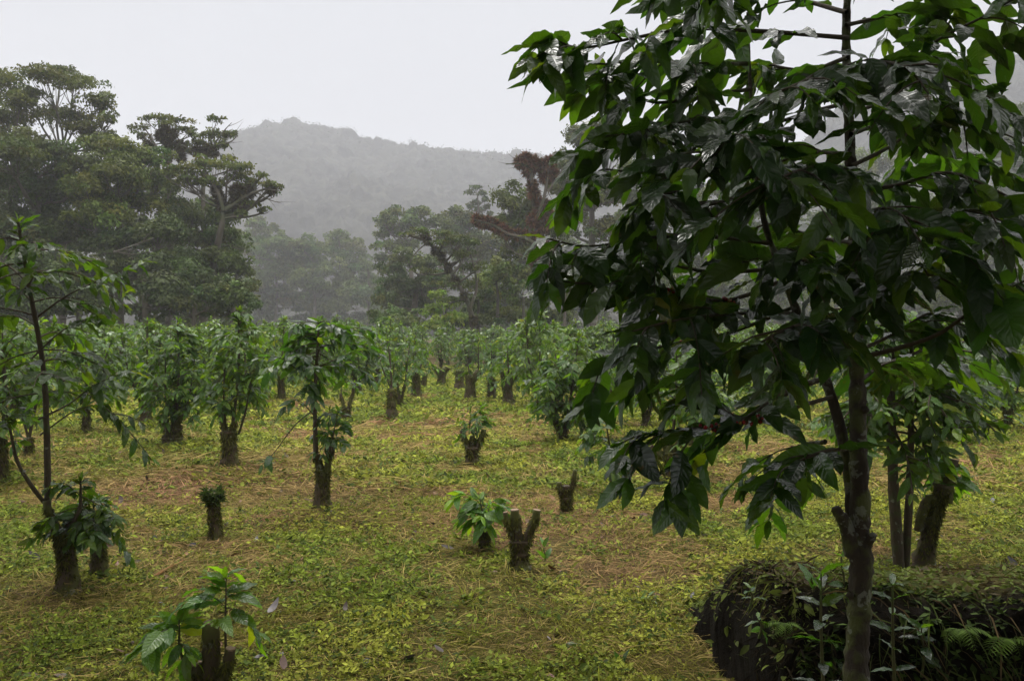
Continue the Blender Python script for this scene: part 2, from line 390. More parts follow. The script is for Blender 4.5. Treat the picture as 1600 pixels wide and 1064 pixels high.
def hill(nm, ridge, D, front, back, x0, x1, cell, hgt, seed, step=2.0):
    rp = np.array(ridge, float)
    X, Y = np.meshgrid(np.arange(x0, x1, step), np.arange(front, back, step))
    rx = (rp[:, 0] - CX) / F * D; rz = EYE + (HZ - rp[:, 1]) / F * D
    top = np.interp(X, rx, rz)
    yy = D + 25 * (fbm(X * 0.006, X * 0 + 3, seed, 2) - 0.5)
    s = np.where(Y < yy, (Y - front) / (yy - front), 1 - (Y - yy) / (back - yy) * 0.6)
    s = np.clip(s, 0, 1); prof = np.where(Y < yy, 0.25 * s + 0.75 * s ** 1.6, s)
    gul = (fbm(X * 0.011 + seed, Y * 0.009, seed + 5, 4) - 0.5) * 60 * np.sin(np.pi * np.clip(prof, 0, 1)) 
    ch, tn = canopy(X + 14 * fbm(X * .07, Y * .07, 3, 3), Y + 14 * fbm(X * .07 + 9, Y * .07, 4, 3), cell, seed)
    ch2, tn2 = canopy(X + 40, Y + 17, cell * 0.34, seed + 50)
    Z = (top - hgt * 0.8) * prof + gul + hgt * (0.35 + 1.1 * fbm(X * .035, Y * .035, seed + 31, 3)) * ch + hgt * 0.4 * ch2 + 2.2 * fbm(X * .8, Y * .8, seed + 9, 3)
    Z = np.where(s <= 0.0, -0.5, Z)
    m = Mesh(); nx = X.shape[1]; ny = X.shape[0]
    i = np.arange(ny - 1)[:, None] * nx; j = np.arange(nx - 1)[None]
    f = np.stack([i + j, i + j + 1, i + nx + j + 1, i + nx + j], -1).reshape(-1, 4)
    tt = (tn * tn2).reshape(-1); m.add(np.stack([X, Y, Z], -1).reshape(-1, 3), f, np.stack([tt, tt, tt], -1))
    tag(m.build('hill', hm), kind='structure')
    r = np.random.RandomState(seed + 70); n = 240000; w = Mesh()
    q = r.randint(0, X.size, n); Xf, Yf, Zf = X.ravel()[q], Y.ravel()[q], Z.ravel()[q]; ok = (s.ravel()[q] > 0.93) & (Yf < D + 30) & (np.abs(Xf) < Yf * .72 + 10); Xf, Yf, Zf = Xf[ok], Yf[ok], Zf[ok]; n = len(Xf)
    q2 = nrm(r.randn(n, 3)); tall = (fbm(Xf * .12, Yf * .12, seed + 90, 2) > .6) * r.rand(n) * 4.0
    col = (0.45 + 0.5 * fbm(Xf * .09, Yf * .09, seed + 91, 2))[:, None] * np.array([0.50, 0.48, 0.58])
    leaves(w, np.stack([Xf + r.randn(n), Yf + r.randn(n), Zf + 0.9 * r.rand(n) + tall * .35], -1), q2, UP + 0.7 * r.randn(n, 3), (0.7 + 0.7 * r.rand(n) ** 2) * D / 600 * 1.1, LEAF_1, 0, 1.8, col)
    tag(w.build('hill_woods', M_TREE, smooth=False), 'misty forest covering the ' + nm, 'woodland', kind='stuff')
hill('long ridge behind the valley', [(-400, 330), (0, 300), (200, 260), (330, 232), (370, 214), (430, 196), (460, 191), (500, 197), (530, 205), (570, 222), (610, 226), (640, 230), (690, 238), (760, 242), (870, 250), (1000, 262), (1150, 300), (1400, 380), (1800, 440)],
     600, 260, 780, -420, 420, 7.5, 5.5, 3, 1.35)
hill('steep hill at the upper right', [(900, 440), (1100, 340), (1200, 280), (1260, 220), (1310, 165), (1360, 128), (1400, 112), (1470, 96), (1540, 86), (1600, 92), (1700, 80), (1900, 90), (2200, 200)],
     430, 170, 560, 40, 420, 6.5, 4.5, 8, 1.35)

# ---------------------------------------------------------------- ground cover, straw, fallen leaves (nobody could count them)
def scatter(n_per, y0, y1, margin, seed):
    """points of the ground in the strip y0..y1 a little wider than the picture"""
    r = np.random.RandomState(seed)
    A = ((0.64 * y0 + margin) + (0.64 * y1 + margin)) * (y1 - y0)
    n = int(A * n_per)
    y = np.sqrt(r.rand(n) * (y1 ** 2 - y0 ** 2) + y0 ** 2)
    x = (r.rand(n) * 2 - 1) * (0.64 * y + margin)
    return x, y, r
BANDS = [(2.2, 5.5, 1.0), (5.5, 9.0, 1.25), (9.0, 15.0, 1.9), (15.0, 26.0, 3.2), (26.0, 42.0, 5.5)]
cover = Mesh(); straw = Mesh()
for bi, (y0, y1, k) in enumerate(BANDS):
    # small broad weeds
    x, y, r = scatter(4200 / k ** 1.75, y0, y1, 1.0, 100 + bi)
    d = dryness(x, y); patch = fbm(x * 2.6, y * 2.6, 55, 3)
    keep = r.rand(len(x)) < np.clip(1.0 - 0.86 * d, 0.08, 0.70) * np.clip((patch - 0.36) * 4.5, 0.06, 1)
    x, y, patch, d = x[keep], y[keep], patch[keep], d[keep]; n = len(x)
    z = gz(x, y)
    nl = 4
    X = np.repeat(x, nl); Y = np.repeat(y, nl); n4 = n * nl
    th = r.rand(n4) * 6.283; sz = (0.010 + 0.020 * r.rand(n4) ** 3) * k * np.repeat(0.65 + 0.7 * r.rand(n), nl)
    hgt = (0.008 + 0.05 * np.repeat(r.rand(n) ** 2 * (patch + 0.25), nl)) * min(k, 1.6)
    D = np.stack([np.cos(th), np.sin(th), 0.55 * r.randn(n4)], -1)
    U = np.stack([0.5 * r.randn(n4), 0.5 * r.randn(n4) - 0.25, np.ones(n4)], -1)
    pos = np.stack([X + 0.012 * k * r.randn(n4), Y + 0.012 * k * r.randn(n4), gz(X, Y) + hgt], -1)
    hue = np.repeat(fbm(x * 1.2, y * 1.2, 91, 3), nl)[:, None]; b = (0.4 + 0.85 * r.rand(n4))[:, None] * np.repeat(0.75 + 0.5 * r.rand(n), nl)[:, None]
    ga = np.array([0.21, 0.28, 0.028]); gb = np.array([0.38, 0.40, 0.050]); gc_ = np.array([0.095, 0.14, 0.022])
    h = np.clip((hue - 0.35) * 3.2, 0, 1); col = (ga * (1 - h) + gb * h) * b
    dk = (np.repeat(r.rand(n), nl) < 0.22)[:, None]; col = np.where(dk, gc_ * b, col)
    leaves(cover, pos, D, U, sz * 1.5, LEAF_1, 0, 1.25, col)
    # grass blades among them
    x, y, r = scatter(3000 / k ** 1.75, y0, y1, 1.0, 200 + bi)
    g = fbm(x * 1.7, y * 1.7, 66, 3); keep = r.rand(len(x)) < np.clip((g - 0.38) * 3.5, 0.12, 1); x, y = x[keep], y[keep]; n = len(x)
    th = r.rand(n) * 6.283; le = 0.55 + 0.4 * r.rand(n)
    D = np.stack([np.cos(th) * le, np.sin(th) * le, 0.35 + 0.9 * r.rand(n)], -1); U = np.stack([-np.cos(th) * .6, -np.sin(th) * .6, np.ones(n)], -1)
    col = np.array([0.24, 0.235, 0.035]) * (0.35 + 0.9 * r.rand(n))[:, None]
    leaves(cover, np.stack([x, y, gz(x, y) - 0.004], -1), D, U, (0.03 + 0.07 * r.rand(n)) * min(k, 1.7), LEAF_LO if k < 1.2 else LEAF_1, 0.5, 0.16 * min(k, 1.8), col)
    # clumps of taller weeds and grass
    if k < 3:
        x, y, r = scatter(13.0 / k, y0, y1, 1.0, 250 + bi)
        g = fbm(x * .8, y * .8, 83, 3); kp = r.rand(len(x)) < np.clip((g - .3) * 3, .15, 1); x, y = x[kp], y[kp]; n = len(x); nl = 26
        grass = np.repeat(r.rand(n) < .45, nl); cr = np.repeat(0.03 + 0.07 * r.rand(n), nl)[:, None]; o2 = r.randn(n * nl, 2) * cr * .6
        X = np.repeat(x, nl) + o2[:, 0]; Y = np.repeat(y, nl) + o2[:, 1]; th = np.arctan2(o2[:, 1], o2[:, 0]) + .5 * r.randn(n * nl)
        hh = np.repeat(0.3 + r.rand(n), nl) * r.rand(n * nl)
        Z = gz(X, Y) + np.where(grass, 0, 0.055 * hh); el = np.where(grass, 0.7 + 0.9 * r.rand(n * nl), 0.15 + 0.5 * r.randn(n * nl))
        D = np.stack([np.cos(th), np.sin(th), el], -1); U = np.stack([-np.cos(th) * el, -np.sin(th) * el, np.ones(n * nl)], -1) + 0.2 * r.randn(n * nl, 3)
        cb = np.repeat(np.array([[.14, .19, .02], [.24, .27, .025], [.10, .15, .022], [.28, .27, .04]])[r.randint(0, 4, n)], nl, 0) * (0.5 + 0.7 * r.rand(n * nl, 1))
        leaves(cover, np.stack([X, Y, Z], -1), D, U, np.where(grass, 0.06 + 0.09 * hh, 0.022 + 0.025 * r.rand(n * nl)), LEAF_LO, np.where(grass, .7, .2), np.where(grass, .13, 1.15), cb)
    # cut straw lying about
    x, y, r = scatter(3200 / k ** 1.75, y0, y1, 1.0, 300 + bi)
    d = dryness(x, y); keep = r.rand(len(x)) < np.clip(0.42 + 0.7 * d, 0, 1); x, y, d = x[keep], y[keep], d[keep]; n = len(x)
    fl = fbm(x * 0.9, y * 0.9, 71, 2) * 9 + 0.9 * r.randn(n)
    D = np.stack([np.cos(fl), np.sin(fl), 0.16 * r.randn(n)], -1); U = np.stack([0.5 * r.randn(n), 0.5 * r.randn(n), np.ones(n)], -1)
    mixv = (np.clip(fbm(x * .8, y * .8, 41, 2) * 2.4 - 0.8, 0, 1) * np.clip(d * 1.5, 0, 1))[:, None]
    col = (np.array([0.39, 0.295, 0.100]) * (1 - mixv) + np.array([0.37, 0.21, 0.11]) * mixv) * (0.35 + 0.9 * r.rand(n))[:, None]
    L_ = (0.05 + 0.13 * r.rand(n) ** 1.5) * min(k, 2.2)
    leaves(straw, np.stack([x, y, gz(x, y) + 0.008 + 0.035 * r.rand(n) ** 2 * (0.6 + d)], -1), D, U, L_, LEAF_1, 0.0, 0.055 * min(k, 2.6) ** 0.8, col)
tag(cover.build('ground_cover', M_COVER, smooth=False), 'low yellow-green weeds and grass covering the coffee field', 'ground cover', kind='stuff')
tag(straw.build('cut_straw', M_STRAW, smooth=False), 'brown cut straw lying in patches over the field', 'straw', kind='stuff')
lit = Mesh()
x, y, r = scatter(8.0, 2.6, 12, 1.0, 400); n = len(x)
th = r.rand(n) * 6.283; D = np.stack([np.cos(th), np.sin(th), 0.25 * r.randn(n)], -1); U = np.stack([0.5 * r.randn(n), 0.5 * r.randn(n), np.ones(n)], -1)
pal = np.array([[0.10, 0.045, 0.022], [0.055, 0.035, 0.025], [0.14, 0.12, 0.12], [0.24, 0.11, 0.03], [0.05, 0.045, 0.05], [0.17, 0.07, 0.04]])
leaves(lit, np.stack([x, y, gz(x, y) + 0.025], -1), D, U, 0.03 + 0.08 * r.rand(n) ** 1.5, LEAF_MID, 0.35 * r.randn(n), 1.2, pal[r.randint(0, 6, n)] * (0.6 + 0.7 * r.rand(n))[:, None])
tag(lit.build('fallen_leaves', plain_mat('dead_leaf', 0.45, 0.0, 0.4)), 'scattered brown fallen leaves on the field', 'leaf litter', kind='stuff')

# ---------------------------------------------------------------- coffee plants
class LeafSet:
    def __init__(s): s.p = []; s.D = []; s.U = []; s.L = []; s.dr = []; s.w = []; s.c = []
    def add(s, p, D, U, L, dr, w, c): s.p.append(p); s.D.append(D); s.U.append(U); s.L.append(L); s.dr.append(dr); s.w.append(w); s.c.append(c)
    def flush(s, m, tmpl):
        if s.p: leaves(m, np.array(s.p), np.array(s.D), np.array(s.U), np.array(s.L), tmpl, np.array(s.dr), np.array(s.w), np.array(s.c))
def leaf_tint(r, young):
    b = 0.55 + 0.85 * r.rand()
    c = np.array([b, b, b]) * np.array([0.9 + 0.35 * r.rand(), 1, 0.9])
    if young: c = c * np.array([1.9, 1.6, 1.1])
    if r.rand() < 0.008: c = np.array([3.4, 1.9, 0.8])
    return c
def leafy(ls, r, path, leafL, spacing, start=0.2, droop=0.5, tipyoung=True, hang=0.55, skip=0.07):
    """opposite pairs of leaves along a twig"""
    seg = np.linalg.norm(np.diff(path, axis=0), axis=1); cum = np.concatenate([[0], np.cumsum(seg)]); tot = cum[-1]
    s = start * tot + spacing * r.rand() * 0.5
    while s <= tot + 1e-6:
        p = np.array([np.interp(s, cum, path[:, k]) for k in range(3)])
        q = np.array([np.interp(min(s + 0.02, tot), cum, path[:, k]) for k in range(3)]); q0 = np.array([np.interp(max(s - 0.02, 0), cum, path[:, k]) for k in range(3)])
        f = nrm(q - q0 + 1e-6); side = nrm(np.cross(f, UP) + 1e-6); end = s > tot - spacing
        for sg in (-1, 1):
            if r.rand() < skip: continue
            g = hang * (1.25 * r.rand())
            if end: g *= 0.5
            D = nrm(sg * side * (0.75 + 0.15 * r.randn()) + f * (0.5 + 0.3 * r.rand() + (0.4 if end else 0)) - UP * g + 0.27 * r.randn(3))
            U = nrm(UP + 0.45 * r.randn(3) - D * 0.2 + f * 0.1)
            L_ = leafL * (0.58 + 0.62 * r.rand()) * (0.75 if end else 1)
            ls.add(p, D, U, L_, droop * (0.1 + 1.0 * r.rand()), 0.82 + 0.38 * r.rand(), leaf_tint(r, end and tipyoung))
        if end:
            D = nrm(f + 0.3 * r.randn(3) + UP * 0.2); ls.add(p, D, nrm(UP + 0.3 * r.randn(3)), leafL * 0.6, 0.2, 0.8, leaf_tint(r, True))
        s += spacing * (0.8 + 0.4 * r.rand())
def twig(bm, r, p, d, length, sag, rad, k=5, sides=5):
    t = np.linspace(0, 1, k)[:, None]
    w = np.cumsum(r.randn(k, 3) * 0.02 * length, 0)
    path = p + d * length * t - UP * sag * length * t ** 2 + w * t
    pp, _ = tube(bm, path, np.linspace(rad, rad * 0.35, k), sides, 2, 0.05, rng=r)
    return pp
def stem_crown(bm, ls, r, stem, z_from, halfw, leafL, spacing, shape, rad, hang, detail, branch_lr=1.0):
    """opposite side branches up a stem; shape 'umbrella' = longest near the top"""
    seg = np.linalg.norm(np.diff(stem, axis=0), axis=1); cum = np.concatenate([[0], np.cumsum(seg)]); tot = cum[-1]
    s = z_from * tot; phi = r.rand() * 6.28
    while s < tot * 0.985:
        f = (s - z_from * tot) / max(tot * (1 - z_from), 1e-3)
        if shape == 'umbrella': ln = halfw * (0.9 + 0.35 * np.sin(np.pi * f))
        elif shape == 'sparse': ln = halfw * (0.3 + 0.7 * r.rand()) if r.rand() < 0.6 else 0
        else: ln = halfw * (0.62 + 0.58 * np.sin(np.pi * (0.15 + 0.75 * f)))
        ln *= (1 - (0.45 if shape == 'umbrella' else 0.75) * max(f - 0.8, 0) / 0.2)
        p = np.array([np.interp(s, cum, stem[:, k]) for k in range(3)])
        for sg in (0, np.pi):
            l2 = ln * (0.4 + 0.85 * r.rand())
            if l2 < 0.05 or r.rand() < 0.16: continue
            a = phi + sg + 0.4 * r.randn(); el = 0.12 + 0.5 * f + 0.35 * r.randn()
            d = np.array([np.cos(a) * np.cos(el), np.sin(a) * np.cos(el), np.sin(el)])
            pp = twig(bm, r, p, d, l2, 0.35 + 0.2 * r.rand() + 0.25 * f, rad * 0.3)
            leafy(ls, r, pp, leafL, spacing, 0.3 if l2 > 0.25 else 0.05, hang=hang)
            if detail and l2 > 0.28:
                for q in range(2):
                    i_ = int(len(pp) * (0.35 + 0.3 * q)); a2 = a + (0.7 if r.rand() < .5 else -0.7)
                    d2 = np.array([np.cos(a2), np.sin(a2), 0.1]); p2 = twig(bm, r, pp[i_], d2, l2 * 0.4, 0.4, rad * 0.18, 4, 4)
                    leafy(ls, r, p2, leafL * 0.95, spacing, 0.2, hang=hang)
        s += spacing * 0.85 * (0.8 + 0.5 * r.rand()); phi += 1.57 + 0.3 * r.randn()
    leafy(ls, r, stem[-4:], leafL * 0.9, spacing * 0.5, 0.0, hang=0.2)
def moss_tufts(m, r, path, rad, n, size=0.03, fern=False):
    cum = np.linspace(0, 1, len(path)); s = r.rand(n); p = np.stack([np.interp(s, cum, path[:, k]) for k in range(3)], -1)
    rr = np.interp(s, cum, rad); a = r.rand(n) * 6.283; o = np.stack([np.cos(a), np.sin(a), 0 * a], -1)
    D = o * 0.8 + np.array([0, 0, 0.4 if fern else -0.7]) + 0.4 * r.randn(n, 3)
    col = np.array([0.115, 0.115, 0.018]) * (0.2 + 1.1 * r.rand(n))[:, None]
    if fern: col = np.array([0.07, 0.11, 0.02]) * (0.6 + 0.7 * r.rand(n))[:, None]
    leaves(m, p + o * rr[:, None] * 0.9, D, o * 0.3 + UP + 0.3 * r.randn(n, 3), size * (0.5 + r.rand(n)), LEAF_1, 0.2, 0.6, col)
def coffee(px, py, label, stump, prongs=(), stems=(), seed=1, group=None, name='coffee_tree', cat='coffee tree', tmpl=None, fern=0, bright=1.0, dark=False, far=False, cut=False, extra=()):
    """px, py: foot in the photo. stump: (height, radius, lean_x). prongs: (dx, height, radius) cut arms above the stump.
    stems: (x0, z0, px_top, py_top, bend, halfwidth, z_from, leaf, spacing, shape, radius, hang) heights in metres from the foot"""
    r = np.random.RandomState(seed); d = dist_of(py); b = P(px, py, d); b[2] = float(gz(b[0], b[1])) - 0.01
    o = thing(name, label, cat, b, group)
    if tmpl is None: tmpl = LEAF_HI if d < 6.5 else (LEAF_MID if d < 14 else LEAF_LO)
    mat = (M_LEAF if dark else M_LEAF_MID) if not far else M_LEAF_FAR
    tm = Mesh(); h, rad, lean = stump; sides = 12 if d < 12 else 8
    ml = Mesh(); had = False
    if h > 0:
        path = np.array([[0, 0, -0.05], [lean * 0.3, 0, h * 0.35], [lean * 0.7, 0.0, h * 0.7], [lean, 0, h]])
        p_, r_ = tube(tm, path, [rad * 1.75, rad * 1.05, rad * 0.92, rad * (1.05 if prongs else 0.8)], sides, 6, 0.13, cap=True, rng=r)
        moss_tufts(ml, r, p_[3:], r_[3:], int(1300 * h / 0.4 * (1 if d < 9 else 0.4)), 0.028 if d < 9 else 0.05, False); had = True
        if fern: moss_tufts(ml, r, p_[-6:] + np.array([0, 0, 0.02]), r_[-6:] * 1.3, fern, 0.06, True)
    for (dx, hh, pr_) in prongs:
        dy = rad * 0.8 * r.randn() * 0.6
        path = np.array([[lean + dx * 0.25, dy * 0.3, h * 0.78], [lean + dx * 0.6, dy * 0.6, h + (hh - h) * 0.3], [lean + dx * 0.9, dy, h + (hh - h) * 0.7], [lean + dx, dy, hh]])
        p_, r_ = tube(tm, path, [pr_ * 1.2, pr_ * 1.05, pr_, pr_ * 0.95], sides - 2, 3, 0.08, cap=True, rng=r)
        moss_tufts(ml, r, p_[:-2], r_[:-2], int(380 * (1 if d < 9 else 0.4)), 0.024 if d < 9 else 0.045, False); had = True
        if cut:
            a = np.linspace(0, 2 * np.pi, 14, endpoint=False); tdir = nrm(p_[-1] - p_[-2]); e1 = nrm(np.cross(tdir, [0, 1, 0.1])); e2 = np.cross(tdir, e1)
            ring = lambda q, s: p_[-1] + tdir * q + (r_[-1] * s) * (np.cos(a)[:, None] * e1 + np.sin(a)[:, None] * e2)
            V = np.vstack([ring(-0.004, 0.94), ring(0.004, 0.90)]); k = 14; jj = np.arange(k)
            cutm = Mesh(); cutm.add(V, [np.stack([jj, (jj + 1) % k, k + (jj + 1) % k, k + jj], -1), (jj + k)[None]], np.array([0.30, 0.21, 0.14])); cutm.build('cut_top', M_CUT, o, smooth=False)
    if h > 0 or prongs: tm.build('trunk', M_MOSS, o)
    if had: tag(ml.build('moss' if not fern else 'fern_tuft', M_COVER, o, smooth=False), kind='stuff')
    ls = LeafSet()
    for (x0, z0, pxt, pyt, bend, hw, zf, lf, sp, shp, sr, hang) in stems:
        bm = Mesh(); top = P(pxt, pyt, d) - b; start = np.array([x0, 0.02 * r.randn(), z0]); top[1] = 0.12 * r.randn() * min(1, top[2])
        mid = (start + top) / 2 + np.array([bend, 0.03 * r.randn(), 0])
        pth, rd = smooth_path([start, (start + mid) / 2 + np.array([bend * 0.3, 0, 0]), mid, (mid + top) / 2, top], [sr, sr * .9, sr * .75, sr * .6, sr * .35], 4)
        tube(bm, pth[::2] if len(pth) % 2 else pth, rd[::2] if len(pth) % 2 else rd, 7 if d > 7 else 9, 2, 0.08, rng=r)
        stem_crown(bm, ls, r, pth, zf, hw, lf, sp, shp, sr, hang * 0.55, d < 16)
        bm.build('stem', M_TWIG, o)
    for (pts, rd0, leafL, st) in extra:      # single long branches drawn one by one
        bm = Mesh(); pp = np.array([P(q[0], q[1], d + q[2]) - b for q in pts]); pp, _ = tube(bm, pp, np.linspace(rd0, rd0 * 0.35, len(pp)), 6, 4, 0.06, rng=r)
        leafy(ls, r, pp, leafL, 0.045, st, hang=0.5); bm.build('branch', M_TWIG, o)
    if stems or extra:
        ls.c = [c_ * bright for c_ in ls.c]
        lm = Mesh(); ls.flush(lm, tmpl); lm.build('foliage', mat, o)
    return o

UM, CO, SPA = 'umbrella', 'column', 'sparse'
# left foreground group
coffee(107, 927, 'tall leggy coffee tree with a thin crooked stem rising from a thick mossy stump', (0.42, 0.055, -0.03),
       prongs=((0.02, 0.50, 0.03), (-0.10, 0.62, 0.026)),
       stems=((-0.14, 0.58, 50, 352, 0.03, 0.60, 0.40, 0.14, 0.08, CO, 0.022, 0.6), (0.0, 0.40, 128, 750, 0.02, 0.26, 0.0, 0.12, 0.05, CO, 0.014, 0.7),
              (-0.14, 0.58, 36, 640, -0.05, 0.25, 0.6, 0.12, 0.07, SPA, 0.014, 0.6), (0.05, 0.35, 160, 800, 0.0, 0.2, 0.1, 0.12, 0.05, CO, 0.010, 0.8)),
       extra=(([(52, 500, 0), (100, 465, -0.1), (150, 440, -0.15), (225, 408, -0.2)], 0.008, 0.13, 0.45), ([(50, 560, 0), (100, 515, -0.1), (160, 490, -.2)], 0.007, 0.13, 0.5),
              ([(60, 655, 0), (110, 630, -0.1), (150, 600, -0.2), (215, 575, -.3)], 0.007, 0.14, 0.5), ([(62, 680, 0), (120, 640, .1), (165, 632, .2)], 0.006, 0.13, 0.6)), seed=11, bright=.72)
coffee(155, 905, 'short leafy coffee stump close beside the foot of the tall leggy coffee tree', (0.30, 0.045, 0.0),
       stems=((0, 0.26, 150, 770, 0.0, 0.18, 0.1, 0.12, 0.05, CO, 0.010, 0.8),), bright=.65, seed=12, name='coffee_stump', cat='coffee stump')
coffee(330, 1096, 'cut coffee stump with three arms and fresh large bright leaves', (0.08, 0.06, 0.0),
       prongs=((-0.075, 0.20, 0.040), (0.0, 0.39, 0.038), (0.10, 0.28, 0.026)),
       stems=((0.07, 0.12, 345, 905, 0.01, 0.16, 0.60, 0.15, 0.05, CO, 0.007, 0.1), (-0.08, 0.16, 283, 965, -0.02, 0.19, 0.62, 0.16, 0.045, CO, 0.008, 0.4)), bright=1.4, seed=13, cut=True, name='coffee_stump', cat='coffee stump')
coffee(338, 842, 'single short bare stump wearing a cap of green fern and moss', (0.40, 0.048, -0.03), fern=420, seed=14, name='mossy_stump', cat='stump')
coffee(502, 797, 'umbrella shaped coffee tree with one straight stem above a mossy stump', (0.42, 0.068, 0.02),
       prongs=((-0.06, 0.56, 0.035), (0.09, 0.66, 0.030)),
       stems=((-0.05, 0.52, 492, 500, -0.02, 0.50, 0.60, 0.145, 0.048, UM, 0.024, 0.7), (0.10, 0.62, 532, 640, 0.0, 0.16, 0.2, 0.13, 0.05, CO, 0.008, 0.5), (0.04, 0.6, 512, 640, 0.0, 0.14, 0.1, 0.12, 0.05, CO, 0.007, 0.5)),
       extra=(([(490, 640, 0), (460, 665, -.2), (430, 705, -.3), (408, 728, -.4)], 0.007, 0.14, 0.75), ([(490, 600, 0), (440, 560, -.2), (400, 560, -.3)], 0.007, 0.15, 0.4),
              ([(492, 650, 0), (465, 625, -.1), (440, 640, -.2)], 0.006, 0.15, 0.4), ([(490, 575, 0), (530, 560, -.1), (562, 545, -.2)], 0.006, 0.14, 0.4)), seed=15, dark=True, bright=1.5)
coffee(360, 735, 'pale green crowned coffee tree on a dark mossy stump, beside the umbrella shaped one', (0.50, 0.085, -0.02),
       prongs=((-0.10, 0.70, 0.035), (0.08, 0.62, 0.035)),
       stems=((0.02, 0.5, 372, 484, 0.02, 0.42, 0.25, 0.14, 0.06, CO, 0.022, 0.6), (0.10, 0.45, 395, 545, 0.05, 0.34, 0.3, 0.14, 0.06, SPA, 0.016, 0.6), (-0.06, 0.6, 352, 560, -0.02, 0.28, 0.2, 0.14, 0.06, CO, 0.014, 0.6)), seed=16)
coffee(270, 698, 'bushy coffee tree whose dense leaves reach down to a broad forked mossy stump', (0.32, 0.13, 0.0),
       prongs=((-0.18, 0.48, 0.045), (0.05, 0.55, 0.05), (0.16, 0.5, 0.04)),
       stems=((0.05, 0.4, 280, 500, 0.02, 0.46, 0.1, 0.14, 0.06, CO, 0.022, 0.6), (-0.08, 0.45, 255, 540, -0.04, 0.4, 0.1, 0.14, 0.06, CO, 0.018, 0.6), (0.15, 0.4, 300, 560, 0.04, 0.34, 0.1, 0.14, 0.06, CO, 0.016, 0.6)), seed=17)
coffee(228, 661, 'mid green coffee tree just behind the bushy one with the forked stump', (0.5, 0.09, 0.0),
       prongs=((-0.14, 0.78, 0.06), (0.12, 0.7, 0.04)),
       stems=((0.0, 0.4, 226, 500, 0.02, 0.55, 0.15, 0.15, 0.07, CO, 0.024, 0.6), (0.1, 0.4, 250, 520, 0.05, 0.45, 0.2, 0.15, 0.07, CO, 0.02, 0.6), (-.1, .4, 195, 520, -.05, .45, .2, .15, .07, CO, .02, .6)), seed=18)
coffee(135, 678, 'coffee tree seen through the branches of the tall left tree, single dark trunk', (0.60, 0.055, 0.0),
       stems=((0, 0.55, 130, 500, 0.03, 0.52, 0.08, 0.15, 0.07, CO, 0.022, 0.6), (0, 0.5, 165, 525, 0.03, 0.4, 0.15, 0.15, 0.07, CO, 0.02, 0.6)), seed=19)
coffee(2, 757, 'coffee tree cut by the left edge of the picture, thin pale trunk', (0.55, 0.06, 0.0),
       stems=((0, 0.5, 8, 520, 0.03, 0.55, 0.25, 0.14, 0.06, CO, 0.024, 0.6), (0, 0.5, -30, 540, -0.05, 0.4, 0.25, 0.14, 0.06, CO, 0.02, 0.6)), seed=20)
coffee(45, 720, 'slender coffee tree between the left edge and the tall left tree, set further back', (0.3, 0.05, 0.0),
       stems=((0, 0.28, 75, 500, 0.0, 0.5, 0.3, 0.14, 0.06, CO, 0.022, 0.6), (0, 0.28, 20, 560, 0.0, 0.34, 0.35, 0.14, 0.06, SPA, 0.018, 0.6)), seed=21)
# middle
coffee(738, 726, 'forked mossy stump with a thin tuft of new shoots, alone in the clearing', (0.26, 0.075, 0.0),
       prongs=((-0.13, 0.47, 0.036), (0.0, 0.40, 0.036), (0.15, 0.48, 0.036)),
       stems=((-0.04, 0.42, 735, 640, 0.0, 0.22, 0.25, 0.125, 0.06, SPA, 0.007, 0.2), (0.04, 0.42, 752, 632, 0.02, 0.2, 0.25, 0.125, 0.055, CO, 0.007, 0.2), (-.08, .45, 722, 650, 0.0, .14, .3, .12, .06, SPA, .006, .2)), seed=22, name='coffee_stump', cat='coffee stump')
coffee(812, 902, 'bare Y shaped mossy stump with pale sawn tops', (0.22, 0.062, 0.0),
       prongs=((-0.035, 0.43, 0.034), (0.12, 0.43, 0.030), (-0.10, 0.42, 0.018)), seed=23, cut=True, name='coffee_stump', cat='coffee stump')
coffee(757, 868, 'small stump with one rosette of large green leaves left of the Y shaped stump', (0.26, 0.036, 0.0),
       stems=((0, 0.24, 750, 778, 0.0, 0.20, 0.25, 0.16, 0.045, CO, 0.008, 0.1), (0.01, 0.22, 765, 790, 0.0, 0.17, 0.3, 0.15, 0.05, CO, 0.007, 0.1)), bright=1.7, seed=24, name='coffee_stump', cat='coffee stump')
coffee(885, 810, 'low bare stump with three thin upright stubs, without leaves', (0.18, 0.052, 0.0),
       prongs=((-0.07, 0.32, 0.025), (0.0, 0.29, 0.034), (0.08, 0.43, 0.022)), seed=25, name='coffee_stump', cat='coffee stump')
coffee(965, 776, 'leaning slim stump under the hanging leaf clusters of the big front tree', (0.34, 0.045, -0.06),
       stems=((-0.05, 0.3, 945, 655, 0.0, 0.25, 0.0, 0.14, 0.055, CO, 0.012, 0.6),), seed=26, name='coffee_stump', cat='coffee stump')
coffee(1050, 752, 'coffee tree with a thick forked stump behind the left branches of the front tree', (0.35, 0.07, -0.02),
       prongs=((-0.04, 0.58, 0.05), (0.12, 0.52, 0.03), (-0.22, 0.42, 0.026), (-0.30, 0.34, 0.028)),
       stems=((0.0, 0.45, 1055, 545, 0.02, 0.5, 0.3, 0.14, 0.06, CO, 0.02, 0.6), (0.12, 0.45, 1100, 580, 0.02, 0.4, 0.35, 0.14, 0.06, CO, 0.016, 0.6)), seed=27)
coffee(1085, 700, 'coffee tree right behind the one with the thick forked stump', (0.4, 0.075, 0.0), prongs=((0.1, 0.6, 0.04),),
       stems=((0.0, 0.35, 1110, 540, 0.02, 0.5, 0.15, 0.14, 0.065, CO, 0.02, 0.6), (0.0, 0.35, 1060, 560, -0.02, 0.4, 0.15, 0.14, 0.065, CO, 0.02, 0.6)), seed=28)
